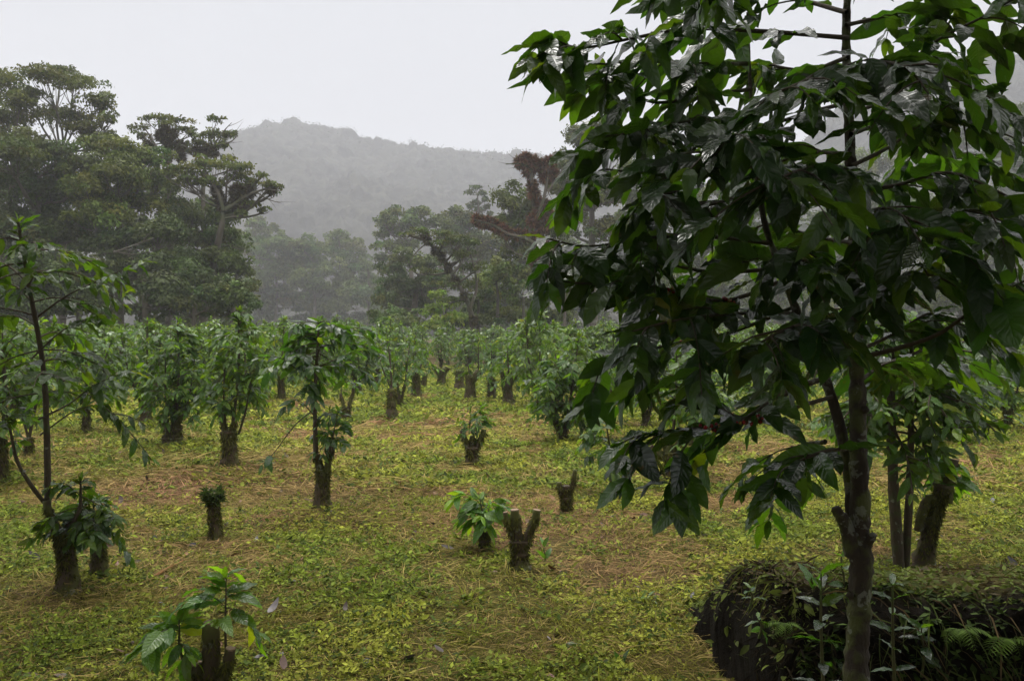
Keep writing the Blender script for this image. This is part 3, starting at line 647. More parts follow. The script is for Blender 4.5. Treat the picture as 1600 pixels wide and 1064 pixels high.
coffee(882, 690, 'broad coffee tree beside the clearing with leaves almost to the ground and curved dark feet', (0.22, 0.07, -0.05), prongs=((-0.12, 0.40, 0.04), (0.14, 0.38, 0.04)),
       stems=((0.0, 0.2, 905, 522, 0.02, 0.62, 0.12, 0.15, 0.065, CO, 0.022, 0.6), (-0.1, 0.25, 872, 560, -0.04, 0.5, 0.15, 0.15, 0.065, CO, 0.02, 0.6), (0.1, 0.25, 940, 545, 0.04, 0.5, 0.15, 0.15, 0.065, CO, 0.02, 0.6)), seed=29)
coffee(612, 655, 'slender dark mossy stump with a loose airy crown in the middle distance', (0.62, 0.085, 0.0),
       stems=((0.0, 0.55, 604, 512, 0.02, 0.45, 0.2, 0.15, 0.085, SPA, 0.02, 0.6), (0.05, 0.5, 585, 530, -0.04, 0.36, 0.2, 0.15, 0.085, SPA, 0.016, 0.6)), seed=30)
coffee(540, 658, 'low V shaped mossy stump with small leafy shoots behind the umbrella shaped tree', (0.30, 0.09, 0.0), prongs=((-0.10, 0.55, 0.035), (0.16, 0.7, 0.035)),
       stems=((-0.10, 0.5, 533, 590, 0.0, 0.2, 0.3, 0.13, 0.06, CO, 0.01, 0.4), (0.14, 0.65, 556, 596, 0.0, 0.2, 0.1, 0.13, 0.06, CO, 0.01, 0.4)), seed=31)
coffee(626, 636, 'coffee tree growing from a slim reddish Y shaped foot', (0.22, 0.06, -0.02), prongs=((-0.22, 0.60, 0.035), (0.12, 0.62, 0.03), (-0.05, 0.55, 0.03)),
       stems=((-0.18, 0.5, 618, 548, 0.0, 0.35, 0.1, 0.15, 0.07, CO, 0.016, 0.6), (0.1, 0.5, 640, 528, 0.0, 0.42, 0.15, 0.15, 0.07, CO, 0.016, 0.6)), seed=32)
coffee(650, 622, 'coffee tree with a straight thick stump right behind the slim Y shaped foot', (0.6, 0.11, 0.0),
       stems=((0.0, 0.5, 648, 526, 0.0, 0.6, 0.1, 0.16, 0.08, CO, 0.02, 0.6), (0.0, 0.5, 668, 545, 0.0, 0.45, 0.2, 0.16, 0.08, CO, 0.02, 0.6)), seed=33)
coffee(735, 625, 'coffee tree with a tall thin greyish crown on a wide stump', (0.65, 0.12, 0.0), prongs=((0.25, 0.75, 0.08),),
       stems=((0.0, 0.6, 722, 530, 0.0, 0.55, 0.1, 0.16, 0.10, SPA, 0.02, 0.6), (0.2, 0.6, 748, 526, 0.0, 0.55, 0.1, 0.16, 0.09, CO, 0.02, 0.6)), seed=34)
coffee(768, 624, 'coffee tree on a moss hung stump between the greyish tree and the dark one', (0.6, 0.1, 0.0),
       stems=((0.0, 0.55, 768, 540, 0.0, 0.42, 0.1, 0.16, 0.09, CO, 0.02, 0.6),), seed=35)
coffee(795, 630, 'dense dark green coffee tree with several trunks at the right of the clearing', (0.5, 0.12, -0.05), prongs=((-0.12, 0.8, 0.05), (0.08, 0.8, 0.06), (0.2, 0.7, 0.05)),
       stems=((0.0, 0.6, 792, 526, 0.0, 0.5, 0.0, 0.16, 0.07, CO, 0.022, 0.7), (0.1, 0.6, 806, 534, 0.0, 0.42, 0.0, 0.16, 0.07, CO, 0.02, 0.7)), seed=36)
coffee(718, 611, 'small leafy stump with no crown at the left foot of the greyish coffee tree', (0.62, 0.13, 0.0), fern=300, seed=37, name='mossy_stump', cat='stump')
coffee(690, 604, 'pair-armed low stump far back in the middle of the clearing', (0.5, 0.12, 0.0), prongs=((-0.25, 0.62, 0.09), (0.2, 0.6, 0.1)), fern=200, seed=38, name='mossy_stump', cat='stump')
coffee(661, 609, 'short thin stump standing alone far back left of the pair-armed one', (0.5, 0.07, 0.06), seed=39, name='mossy_stump', cat='stump')
# right
coffee(1405, 887, 'tall coffee tree with two trunks grown together, just behind the big front tree', (0.0, 0.05, 0.0),
       stems=((0.0, -0.03, 1392, 470, -0.02, 0.62, 0.55, 0.15, 0.06, CO, 0.045, 0.6), (0.045, -0.03, 1425, 500, 0.02, 0.55, 0.5, 0.15, 0.06, CO, 0.032, 0.6)),
       extra=(([(1410, 690, 0), (1470, 670, -.2), (1530, 665, -.3), (1600, 640, -.4)], 0.008, 0.15, 0.35), ([(1405, 640, 0), (1480, 600, -.3), (1560, 605, -.4)], 0.008, 0.16, 0.3),
              ([(1400, 650, 0), (1330, 640, -.2), (1270, 660, -.3)], 0.008, 0.15, 0.3)), seed=41)
coffee(1440, 882, 'leaning mossy stump with a bright tuft of new leaves beside the two trunked tree', (0.62, 0.050, 0.16),
       prongs=((0.10, 0.80, 0.036), (-0.18, 0.28, 0.035)),
       stems=((0.12, 0.6, 1450, 715, 0.0, 0.2, 0.1, 0.15, 0.045, CO, 0.012, 0.4),), bright=1.8, seed=42, name='coffee_stump', cat='coffee stump')
for k, (px, py, sx_, lab) in enumerate([
        (1205, 665, 0, 'coffee tree behind the lower left branches of the front tree, on a thin foot'),
        (1130, 655, 0, 'coffee tree in the row behind the front tree, left of its slanting second trunk'),
        (1255, 640, 0, 'coffee tree seen between the two trunks of the front tree'),
        (1010, 668, 0, 'coffee tree behind the leftmost low branches of the front tree'),
        (960, 640, 0, 'coffee tree right behind the broad one by the clearing'),
        (1490, 690, 0, 'leafy coffee tree right of the two-trunked tree, in the next row'),
        (1575, 672, 0, 'coffee tree by the right edge with a crown of bright leaves'),
        (1530, 640, 0, 'coffee tree between the two leafy trees at the right edge, further back'),
        (1340, 650, 0, 'coffee tree directly behind the trunk of the front tree'),
        (1430, 645, 0, 'coffee tree behind the leaning stump with the bright tuft')]):
    r_ = np.random.RandomState(500 + k); tp = 520 + r_.randint(-8, 22)
    coffee(px, py, lab, (0.36, 0.065, 0.0), prongs=((-0.12, 0.55, 0.035), (0.12, 0.5, 0.035)),
           stems=((0.0, 0.4, px + r_.randint(-8, 8), tp, 0.0, 0.55, 0.1, 0.155, 0.07, CO, 0.022, 0.6), (0.1, 0.4, px + 26, tp + 15, 0.03, 0.42, 0.15, 0.155, 0.07, CO, 0.02, 0.6), (-0.1, 0.4, px - 26, tp + 22, -0.03, 0.42, 0.15, 0.155, 0.07, CO, 0.02, 0.6)),
           seed=60 + k, tmpl=LEAF_LO)
# distant rows: four built, the rest copied
protos = []
far_spots = []
rr = np.random.RandomState(5)
def region(px, py):
    if px < 150: return 'at the far left', 'distant coffee bushes at the far left'
    if px < 330: return 'left of the tall pale green one', 'distant coffee bushes left of the clearing'
    if px < 560: return 'behind the umbrella shaped tree', 'distant coffee bushes behind the umbrella shaped tree'
    if px < 860: return 'behind the clearing', 'distant coffee bushes behind the clearing'
    if px < 1200: return 'behind the left half of the front tree', 'distant coffee bushes behind the front tree'
    return 'at the right, behind the front tree trunk', 'distant coffee bushes at the right'
fixed = [(60, 640, 'coffee tree behind the slender one at the far left'), (20, 650, 'coffee tree nearest the left edge in the middle distance'), (100, 622, 'small coffee tree framed by the upper branches of the tall left tree'), (165, 625, 'coffee tree on a dark stump left of the mid green crowned one'), (195, 610, 'coffee tree peeping out just left of the mid green crowned one'), (300, 618, 'coffee tree in the gap between the bushy tree and the pale green one'), (335, 628, 'coffee tree touching the left side of the tall pale green crown'), (385, 640, 'coffee tree behind the right side of the tall pale green crown'), (410, 622, 'coffee tree between the pale green crown and the umbrella crown'), (350, 605, 'far coffee tree above the pale green crowned tree'), (440, 628, 'coffee tree under the left side of the umbrella crown'), (260, 606, 'far coffee tree above the bushy one with the forked stump'), (560, 615, 'coffee tree just right of the umbrella crown'), (500, 608, 'far coffee tree directly behind the umbrella crowned stem'), (530, 600, 'far coffee tree under the right side of the umbrella crown'), (590, 604, 'far coffee tree left of the loose airy crown'), (845, 640, 'coffee tree right of the dense dark one with several trunks'), (870, 622, 'coffee tree behind the broad one right of the clearing'), (825, 610, 'far coffee tree between the dense dark one and the broad one'), (900, 608, 'far coffee tree above the broad one right of the clearing')]
used = set()
ANCH = [(5, 'the left edge'), (45, 'the slender tree'), (78, 'the tall leggy stem'), (135, 'the single trunk'), (185, 'the mid green tree'), (228, 'the mid green crown'), (270, 'the bushy tree'), (318, 'the long slanting forest trunk'),
 (360, 'the pale green crown'), (405, 'the misty valley trees'), (440, 'the umbrella crown edge'), (492, 'the umbrella crown'), (540, 'the V shaped stump'), (575, 'the valley gap'), (612, 'the airy crown'), (645, 'the slim Y shaped foot'), (690, 'the lime green shrub'),
 (728, 'the greyish crown'), (768, 'the moss hung stump'), (798, 'the dense dark tree'), (845, 'the bromeliad tree'), (885, 'the broad clearing tree'), (930, 'the olive forest crown'), (965, 'the leaning slim stump'), (1010, 'the lowest hanging leaf cluster'),
 (1050, 'the thick forked stump'), (1095, 'the pair of cut stubs'), (1135, 'the low cherry branch'), (1185, 'the bare cherry twigs'), (1225, 'the slanting trunk top'), (1285, 'the slanting second trunk'), (1340, 'the main front trunk'), (1400, 'the two trunked tree'),
 (1450, 'the leaning stump'), (1490, 'the leafy right tree'), (1535, 'the round light bush'), (1585, 'the right edge')]
rows = []
for py, gap in ((598, 52), (586, 44), (576, 38), (568, 34)):
    px = -30 + rr.rand() * 30; idx = 0
    rowname = {598: 'fourth rearmost row', 586: 'third rearmost row', 576: 'second rearmost row', 568: 'rearmost row'}[py]
    while px < 1630:
        if not (620 < px < 790 and py > 585):
            x_ = px + rr.randn() * 7; order = sorted(ANCH, key=lambda a: abs(a[0] - x_)); hl = 0
            for a in order:
                side = 'straight behind' if abs(a[0] - x_) < 9 else ('just left of' if x_ < a[0] else 'just right of')
                for h_, hn in ((0, ''), (1, 'tall '), (-1, 'low ')):
                    lab_ = '%sdistant bush in the %s, %s %s' % (hn, rowname, side, a[1])
                    if lab_ not in used: break
                if lab_ not in used: break
            used.add(lab_); rows.append((x_, py + rr.randn() * 2.5, lab_, h_))
        px += gap * (0.8 + 0.4 * rr.rand())
for k, (px, py, lab) in enumerate(fixed + [q[:3] for q in rows]):
    d = dist_of(py); where, grp = region(px, py)
    near = py > 602
    grp = grp if not near else grp.replace('bushes', 'trees')
    if len(protos) < 8:
        tp = HZ - (0.28 + 0.12 * rr.rand()) * F / d
        vi = len(protos); hs_ = (0.5, 0.35, 0.6, 0.25, 0.45, 0.55, 0.3, 0.4)[vi]
        pr_ = (((-0.14, 0.7, 0.05), (0.12, 0.65, 0.05)), ((0.16, 0.6, 0.04),), (), ((-0.2, 0.55, 0.05), (0.0, 0.6, 0.05), (0.2, 0.5, 0.045)), ((-0.1, 0.65, 0.04),), ((0.1, 0.75, 0.05),), ((-0.15, 0.5, 0.04), (0.15, 0.6, 0.04)), ())[vi]
        qs = ((0, -1, 1), (0, 1), (0,), (-1.4, 0, 1.3), (0, -1), (-.5, .6), (-1, 0, 1.5, .4), (0, .7))[vi]
        o = coffee(px, py, lab, (hs_, (0.085, .06, .07, .09, .05, .065, .075, .05)[vi], 0.05 * rr.randn()), prongs=pr_,
                   stems=tuple((q * 0.08, hs_ * .8, px + q * 24 * 18 / d, tp + abs(q) * 8 + 10 * rr.rand(), 0.05 * q, (0.45 + .25 * rr.rand()), 0.02 + .2 * rr.rand(), 0.17, 0.068, (CO, CO, UM, SPA)[rr.randint(4)] if q else CO, 0.022, 0.6) for q in qs),
                   seed=80 + k, tmpl=LEAF_LO, group=grp, far=True)
        protos.append(o)
    else:
        p = P(px, py, d); s = 0.98 + 0.15 * rr.rand()
        if k >= len(fixed) and rows[k - len(fixed)][3]: s = 1.0 + 0.22 * rows[k - len(fixed)][3]
        copy_thing(protos[rr.randint(8)], (p[0], p[1], float(gz(p[0], p[1]))), rr.rand() * 6.28, (s * (0.9 + .3 * rr.rand()), s, s), lab, grp)

# ---------------------------------------------------------------- the big front coffee tree
TD = 2.75
def front_tree():
    r = np.random.RandomState(901)
    b = P(1342, 1100, TD); b[2] = float(gz(b[0], b[1]))
    o = thing('coffee_tree', 'big dark coffee tree filling the right foreground, with red cherries and wet drooping leaves', 'coffee tree', b)
    tm = Mesh()
    def pth(pts): return np.array([P(x, y, TD + z) - b for x, y, z in pts])
    main = pth([(1340, 1320, 0), (1338, 1060, 0), (1345, 900, 0.01), (1343, 760, 0.0), (1338, 560, 0.03), (1336, 400, 0.05), (1328, 220, 0.05), (1322, 60, 0.03), (1330, -90, 0.0), (1335, -180, 0)])
    tube(tm, main, [0.044, 0.038, 0.036, 0.031, 0.024, 0.021, 0.017, 0.014, 0.010, 0.006], 20, 16, 0.10, rng=r)
    tube(tm, pth([(1335, 865, 0), (1322, 820, -0.01), (1309, 800, -0.02), (1305, 792, -0.02)]), [0.030, 0.022, 0.016, 0.013], 9, 4, 0.10, cap=True, rng=r)
    tube(tm, pth([(1350, 850, 0), (1360, 842, -0.03), (1366, 834, -0.04)]), [0.022, 0.016, 0.010], 8, 4, 0.12, cap=True, rng=r)
    for (x, y) in ((1330, 700), (1352, 640), (1350, 790), (1328, 930), (1352, 980), (1330, 540), (1346, 470)):
        q = pth([(x, y, -0.012)])[0]; tube(tm, np.array([q - [0, 0, .012], q, q + [0, 0, .012]]), [0.006, 0.012, 0.006], 8, 3, 0.2, rng=r)
    tm.build('trunk', M_BARK, o)
    t2 = Mesh(); second = pth([(1334, 850, 0.04), (1326, 740, 0.05), (1308, 650, 0.06), (1285, 580, 0.06), (1250, 500, 0.08), (1220, 420, 0.1), (1195, 350, 0.12), (1180, 250, 0.15), (1172, 130, 0.16), (1168, 20, 0.16)])
    tube(t2, second, [0.020, 0.019, 0.018, 0.016, 0.014, 0.012, 0.010, 0.008, 0.006, 0.004], 12, 9, 0.09, rng=r)
    t2.build('trunk', M_BARK, o)
    bm = Mesh(); ls = LeafSet(); cher = Mesh()
    LL = 0.156
    # side branches: points (px, py, depth offset), start of the leaves
    B = [
     ([(1325, 60, 0), (1200, 50, -.1), (1080, 45, -.2), (990, 60, -.25), (910, 75, -.25), (865, 62, -.25)], .2), 
     ([(1170, 100, .15), (1080, 100, 0), (1010, 95, -.05), (930, 100, -.1), (880, 80, -.1)], .15),
     ([(1172, 140, .15), (1100, 150, .1), (1020, 160, .1), (960, 130, .1), (930, 105, .1)], .2),
     ([(1175, 190, .15), (1080, 190, -.1), (1000, 205, -.2), (960, 212, -.3)], .15),
     ([(1325, 160, 0), (1220, 190, -.3), (1120, 230, -.5), (1075, 268, -.6)], .25),
     ([(1180, 260, .15), (1090, 270, .2), (1000, 270, .2), (950, 265, .2), (945, 268, .2)], .2),
     ([(1185, 300, .1), (1100, 320, -.1), (1060, 300, -.2), (1015, 312, -.3)], .2),
     ([(1200, 380, .1), (1110, 370, 0), (1010, 372, -.1), (920, 385, -.15), (850, 372, -.2)], .3),
     ([(1215, 420, .1), (1110, 425, .2), (1010, 405, .2), (930, 400, .2), (885, 410, .2)], .25),
     ([(1220, 440, .1), (1130, 470, -.1), (1030, 450, -.2), (940, 445, -.25), (880, 440, -.3)], .3),
     ([(1240, 480, .1), (1140, 520, .1), (1040, 540, .1), (960, 560, .1), (930, 580, .1)], .25),
     ([(1245, 490, .1), (1150, 490, -.2), (1060, 500, -.35), (980, 520, -.4)], .3),
     ([(1290, 590, 0), (1230, 610, -.1), (1150, 660, -.2), (1060, 672, -.2), (1000, 680, -.2), (955, 700, -.2)], .3),
     ([(1290, 590, 0), (1220, 620, .0), (1150, 655, .1), (1090, 700, .1), (1060, 720, .1)], .8),
     ([(1300, 620, 0), (1230, 640, -.1), (1170, 655, -.15), (1110, 630, -.2), (1050, 600, -.2)], .4),
     ([(1335, 700, 0), (1290, 705, -.1), (1250, 720, -.1), (1225, 735, -.1)], .3),
     ([(1290, 690, 0), (1250, 700, .1), (1220, 760, .15), (1180, 790, .2)], .3),
     ([(1325, 130, 0), (1400, 110, -.1), (1470, 60, -.2), (1530, 30, -.3), (1560, 10, -.3)], .15),
     ([(1326, 180, 0), (1400, 150, .15), (1470, 110, .2), (1520, 90, .2)], .3),
     ([(1330, 260, 0), (1390, 230, .1), (1450, 190, .1), (1520, 200, .1), (1580, 230, .1)], .45),
     ([(1330, 300, 0), (1400, 290, -.1), (1480, 270, -.2), (1560, 300, -.3), (1620, 330, -.3)], .15),
     ([(1333, 340, 0), (1420, 330, .1), (1500, 320, .2), (1590, 340, .2)], .15),
     ([(1335, 390, 0), (1420, 350, -.3), (1490, 330, -.5), (1560, 330, -.6)], .2),
     ([(1336, 430, 0), (1400, 380, 0), (1450, 350, -.1), (1500, 370, -.1)], .2),
     ([(1338, 560, 0), (1400, 545, -.1), (1470, 520, -.2), (1540, 470, -.3), (1620, 430, -.4)], .55),
     ([(1338, 550, 0), (1400, 520, .1), (1450, 490, .1), (1480, 500, .2)], .3),
     ([(1336, 480, 0), (1400, 450, -.3), (1450, 430, -.45), (1500, 450, -.5)], .2),
     ([(1322, 40, 0), (1400, 20, .1), (1460, -10, .1), (1500, -20, .1)], .2),
     ([(1322, 20, 0), (1250, 0, .2), (1170, -20, .3), (1080, -20, .3), (1010, 0, .3)], .2),
     ([(1328, -60, 0), (1240, -60, -.2), (1150, -60, -.4), (1050, -20, -.5)], .2),
     ([(1328, -60, 0), (1400, -60, -.2), (1450, -60, -.3)], .2),
     ([(1325, 90, 0), (1260, 110, .3), (1180, 100, .45), (1100, 110, .6)], .2),
     ([(1328, 240, 0), (1260, 240, .3), (1180, 260, .5), (1100, 240, .6)], .2),
     ([(1334, 380, 0), (1270, 370, .3), (1200, 350, .5), (1120, 390, .6)], .2),
     ([(1330, 210, 0), (1400, 190, .3), (1450, 230, .5), (1500, 260, .6)], .3),
     ([(1336, 450, 0), (1280, 420, -.3), (1220, 400, -.5), (1160, 410, -.65)], .2),
     ([(1330, 280, 0), (1290, 260, -.4), (1240, 270, -.6), (1190, 290, -.7)], .2),
     ([(1326, 120, 0), (1290, 110, -.3), (1250, 130, -.55), (1200, 150, -.7)], .2),
     ([(1338, 520, 0), (1290, 500, -.3), (1240, 510, -.5), (1180, 540, -.6)], .25),
     ([(1333, 350, 0), (1360, 330, -.3), (1400, 330, -.5), (1440, 380, -.7)], .2),
     ([(1338, 600, 0), (1380, 570, .3), (1430, 560, .5), (1500, 580, .6)], .3),
     ([(1325, 140, 0), (1370, 100, -.3), (1420, 110, -.5), (1460, 160, -.6)], .2),
    ]
    for k, (pts, st) in enumerate(B):
        pp = pth(pts); ln = np.sum(np.linalg.norm(np.diff(pp, axis=0), axis=1)); r0 = 0.0075 if k != 24 else 0.010
        path, _ = tube(bm, pp, np.linspace(r0, 0.0022, len(pp)), 7, 5, 0.08, rng=r)
        leafy(ls, r, path, LL, 0.050, st, droop=0.45, hang=0.30 if k in (10, 11, 12, 13, 14) else 0.42, skip=0.03)
        for f in np.arange(max(st, 0.25), 0.97, 0.062 / ln):          # side twigs
            i_ = int(f * (len(path) - 1)); dd = nrm(path[i_] - path[i_ - 1]); sd = nrm(np.cross(dd, UP)) * (1 if r.rand() < .5 else -1)
            if r.rand() < (0.62 if k in (10, 11, 12, 13, 14) else 0.38 if pts[-1][2] < -.45 else 0.16): continue
            d = nrm(dd * 0.6 + sd * 0.8 + UP * (0.15 + 0.25 * r.randn()))
            p2 = twig(bm, r, path[i_], d, 0.13 + 0.15 * r.rand(), 0.5, 0.0035, 4, 5)
            leafy(ls, r, p2, LL * (0.85 + 0.2 * r.rand()), 0.052, 0.35, droop=0.45, hang=0.5, skip=0.05)
        if k in (9, 12, 14, 16, 10, 23):                         # cherries along the bare inner part
            for q in range(7):
                i_ = int((0.15 + 0.5 * r.rand()) * (len(path) - 1)); c0 = path[i_]
                if q % 3 == 0:
                    if q: cher.build('cherry_cluster', M_CHERRY, o)
                    base = c0; cher = Mesh()
                for w in range(3):
                    c = base + r.randn(3) * np.array([0.018, 0.012, 0.006]); s = 0.0050 + 0.0012 * r.rand()
                    a, e = np.meshgrid(np.linspace(0, 2 * np.pi, 8, endpoint=False), np.linspace(-1.5, 1.5, 6))
                    V = np.stack([np.cos(a) * np.cos(e), np.sin(a) * np.cos(e), 1.1 * np.sin(e)], -1).reshape(-1, 3) * s + c
                    ii = np.arange(5)[:, None] * 8; jj = np.arange(8)[None]
                    f_ = np.stack([ii + jj, ii + (jj + 1) % 8, ii + 8 + (jj + 1) % 8, ii + 8 + jj], -1).reshape(-1, 4)
                    cher.add(V, f_, np.array([0.30, 0.012, 0.010]) * (0.6 + 0.6 * r.rand()) if r.rand() < .85 else np.array([0.25, 0.16, 0.02]))
    bm.build('branches', M_TWIG, o)
    lm = Mesh(); ls.flush(lm, LEAF_HI); lm.build('foliage', M_LEAF, o)
front_tree()

# ---------------------------------------------------------------- earth bank at the lower right with what grows on it
def bank():
    d0 = 3.35
    x0 = P(1215, 0, d0)[0]; x1 = x0 + 3.2
    xs_ = np.concatenate([np.arange(x0 - 0.12, x0 + 0.12, 0.006), np.arange(x0 + 0.12, x1, 0.022)]); k = len(xs_)
    # profile from the foot of the dark face up, over the edge and back down to the field
    prof = [(-0.10, -0.06), (-0.06, 0.06), (-0.03, 0.16), (-0.05, 0.26), (-0.02, 0.36), (0.0, 0.44), (0.0, 0.53), (0.06, 0.60), (0.15, 0.625), (0.26, 0.635), (0.38, 0.63), (0.5, 0.61), (0.68, 0.57), (0.85, 0.52), (1.05, 0.42), (1.3, 0.28), (1.6, 0.13), (1.9, 0.03), (2.2, -0.06)]
    q = np.array(prof); t = np.linspace(0, 1, 90); tt = np.linspace(0, 1, len(q)); py_ = np.interp(t, tt, q[:, 0]); pz = np.interp(t, tt, q[:, 1])
    X, T = np.meshgrid(xs_, t)
    Y = d0 + py_[:, None] + 0 * X; Z = pz[:, None] + 0 * X
    e = np.clip((X - x0 + 0.02 * np.sin(Z * 30)) / 0.07, 0, 1) ** 0.3               # steep left end
    face = np.clip(1 - np.abs(py_[:, None]) / 0.3, 0, 1)
    Y = Y + face * (0.10 * (fbm(X * 3, Z * 5, 3, 4) - 0.5) * 2 + 0.13 * (fbm(X * 11, Z * 13, 8, 4) - 0.5)) 
    Z = Z * (0.93 + 0.16 * fbm(X * 1.6, Y * 1.6, 4, 3)) * (0.1 + 0.9 * e) + 0.07 * (fbm(X * 9, Y * 9, 6, 4) - 0.5) - 0.07 * (1 - e)
    X = X + (1 - e) * (0.10 * (fbm(Y * 6, Z * 8, 13, 4) - 0.5) + 0.05 * (fbm(Y * 22, Z * 22, 14, 3) - .5)); Y = Y + 0.05 * (fbm(X * 24, Z * 24, 18, 3) - .5) * face
    m = Mesh(); ny_ = 90; i = np.arange(ny_ - 1)[:, None] * k; j = np.arange(k - 1)[None]
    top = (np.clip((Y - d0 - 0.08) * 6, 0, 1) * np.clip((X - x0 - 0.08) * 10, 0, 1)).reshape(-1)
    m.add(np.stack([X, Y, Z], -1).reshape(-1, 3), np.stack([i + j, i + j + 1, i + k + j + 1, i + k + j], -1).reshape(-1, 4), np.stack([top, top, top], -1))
    bmm, t_, o = new_mat('bank_soil')
    at = N(t_, 'ShaderNodeAttribute', attribute_name='tint'); tcn = N(t_, 'ShaderNodeTexCoord'); n1 = N(t_, 'ShaderNodeTexNoise', Scale=16.0, Detail=8.0, Roughness=0.7)
    t_.links.new(tcn.outputs['Object'], n1.inputs['Vector'])
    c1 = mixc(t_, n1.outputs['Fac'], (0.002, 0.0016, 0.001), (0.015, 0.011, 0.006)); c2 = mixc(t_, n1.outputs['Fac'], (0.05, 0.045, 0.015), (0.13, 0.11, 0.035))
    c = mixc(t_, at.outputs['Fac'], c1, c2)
    pr = N(t_, 'ShaderNodeBsdfPrincipled', Roughness=0.95); pr.inputs['Specular IOR Level'].default_value = 0.1; t_.links.new(c, pr.inputs['Base Color'])
    b = N(t_, 'ShaderNodeBump', Strength=1.0, Distance=0.03); t_.links.new(n1.outputs['Fac'], b.inputs['Height']); t_.links.new(b.outputs[0], pr.inputs['Normal'])
    t_.links.new(pr.outputs[0], o.inputs[0])
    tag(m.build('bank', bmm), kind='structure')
    # its cover: weeds and straw on the top, ferns and hanging grass on the face
    r = np.random.RandomState(77); gm_ = Mesh(); P3 = np.stack([X, Y, Z], -1)
    def pick(n, cond):
        idx = np.argwhere(cond); q = idx[r.randint(0, len(idx), n)]; return P3[q[:, 0], q[:, 1]]
    n = 9000; p = pick(n, (T > 0.40) & (X > x0 + 0.02)); th = r.rand(n) * 6.28
    D = np.stack([np.cos(th), np.sin(th), 0.4 * r.randn(n)], -1); U = UP + 0.5 * r.randn(n, 3)
    g = fbm(p[:, 0] * 3, p[:, 1] * 3, 9, 3)[:, None] > 0.5
    col = np.where(g | (r.rand(n, 1) < .35), [0.13, 0.17, 0.025], [0.10, 0.075, 0.032]) * (0.4 + 0.8 * r.rand(n))[:, None]
    leaves(gm_, p + [0, 0, 0.012], D, U, 0.018 + 0.028 * r.rand(n), LEAF_1, 0, 1.1, col)
    n = 1500; p = pick(n, (T > 0.42) & (X > x0 + 0.04)); th = r.rand(n) * 6.28
    D = np.stack([np.cos(th), np.sin(th) - 0.3, 0.5 * r.randn(n)], -1); col = np.where(r.rand(n, 1) < .5, [0.15, 0.105, 0.04], [0.15, 0.17, 0.03]) * (0.35 + 0.8 * r.rand(n))[:, None]
    leaves(gm_, p + [0, 0, 0.01], D, UP + 0.4 * r.randn(n, 3), 0.07 + 0.12 * r.rand(n), LEAF_LO, 0.6, 0.11, col)
    n = 2800; p = pick(n, (T < 0.47) & (T > 0.06) & (X > x0 + 0.0) & (fbm(X * 4, Z * 4, 31, 3) - 0.10 * (X < x0 + .35) + 0.22 * np.exp(-((X - x0 - 0.75) / .45) ** 2) > 0.54)); th = r.rand(n) * 3.14 + 3.14
    D = np.stack([np.cos(th), np.sin(th) * 0.8, 0.5 * r.randn(n) - .1], -1); col = np.array([0.060, 0.095, 0.018]) * (0.3 + 1.1 * r.rand(n))[:, None]
    leaves(gm_, p - [0, .01, 0], D, UP + 0.5 * r.randn(n, 3), 0.02 + 0.035 * r.rand(n), LEAF_1, 0.1, 1.2, col)
    n = 620; p = pick(n, (T > 0.14) & (T < .44) & (X > x0 + 0.25)); th = r.rand(n) * 6.28
    D = np.stack([0.5 * np.cos(th), -0.5 - 0.2 * r.rand(n), 0.4 - 0.7 * r.rand(n)], -1); col = np.where(r.rand(n, 1) < .5, [0.16, 0.11, 0.05], [0.10, 0.13, 0.03]) * (0.3 + 0.9 * r.rand(n))[:, None]
    leaves(gm_, p, D, UP + 0.3 * r.randn(n, 3), 0.06 + 0.14 * r.rand(n), LEAF_LO, 0.9, 0.10, col)
    n = 3800; p = pick(n, (T > 0.03) & (T < .6) & (X < x0 + 0.5))
    D = np.stack([0.8 * r.randn(n), -0.3 + 0.3 * r.randn(n), -0.6 + 0.6 * r.randn(n)], -1); col = np.array([0.045, 0.034, 0.018]) * (0.1 + 1.2 * r.rand(n))[:, None]
    leaves(gm_, p, D, np.tile([0., -1, 0.2], (n, 1)), 0.02 + 0.07 * r.rand(n) ** 2, LEAF_LO, 0.2, 0.25, col)
    n = 2600; p = pick(n, (X < x0 + 0.22) & ((T < .12) | (T > .30) | (fbm(X * 7, Z * 7, 61, 3) > .55))); th = r.rand(n) * 6.28
    D = np.stack([np.cos(th), np.sin(th) - .2, 0.7 * r.randn(n)], -1); col = np.array([0.13, 0.165, 0.026]) * (0.25 + 1.2 * r.rand(n))[:, None]
    leaves(gm_, p, D, UP + 0.5 * r.randn(n, 3), 0.015 + 0.05 * r.rand(n) ** 2, LEAF_LO, 0.4, np.where(r.rand(n) < .5, .3, 1.2), col)
    tag(gm_.build('bank_weeds', M_COVER, smooth=False), 'weeds, straw and moss covering the dark earth bank', 'ground cover', kind='stuff')
    return P3, T, x0, r
P3, BT, BX0, br = bank()
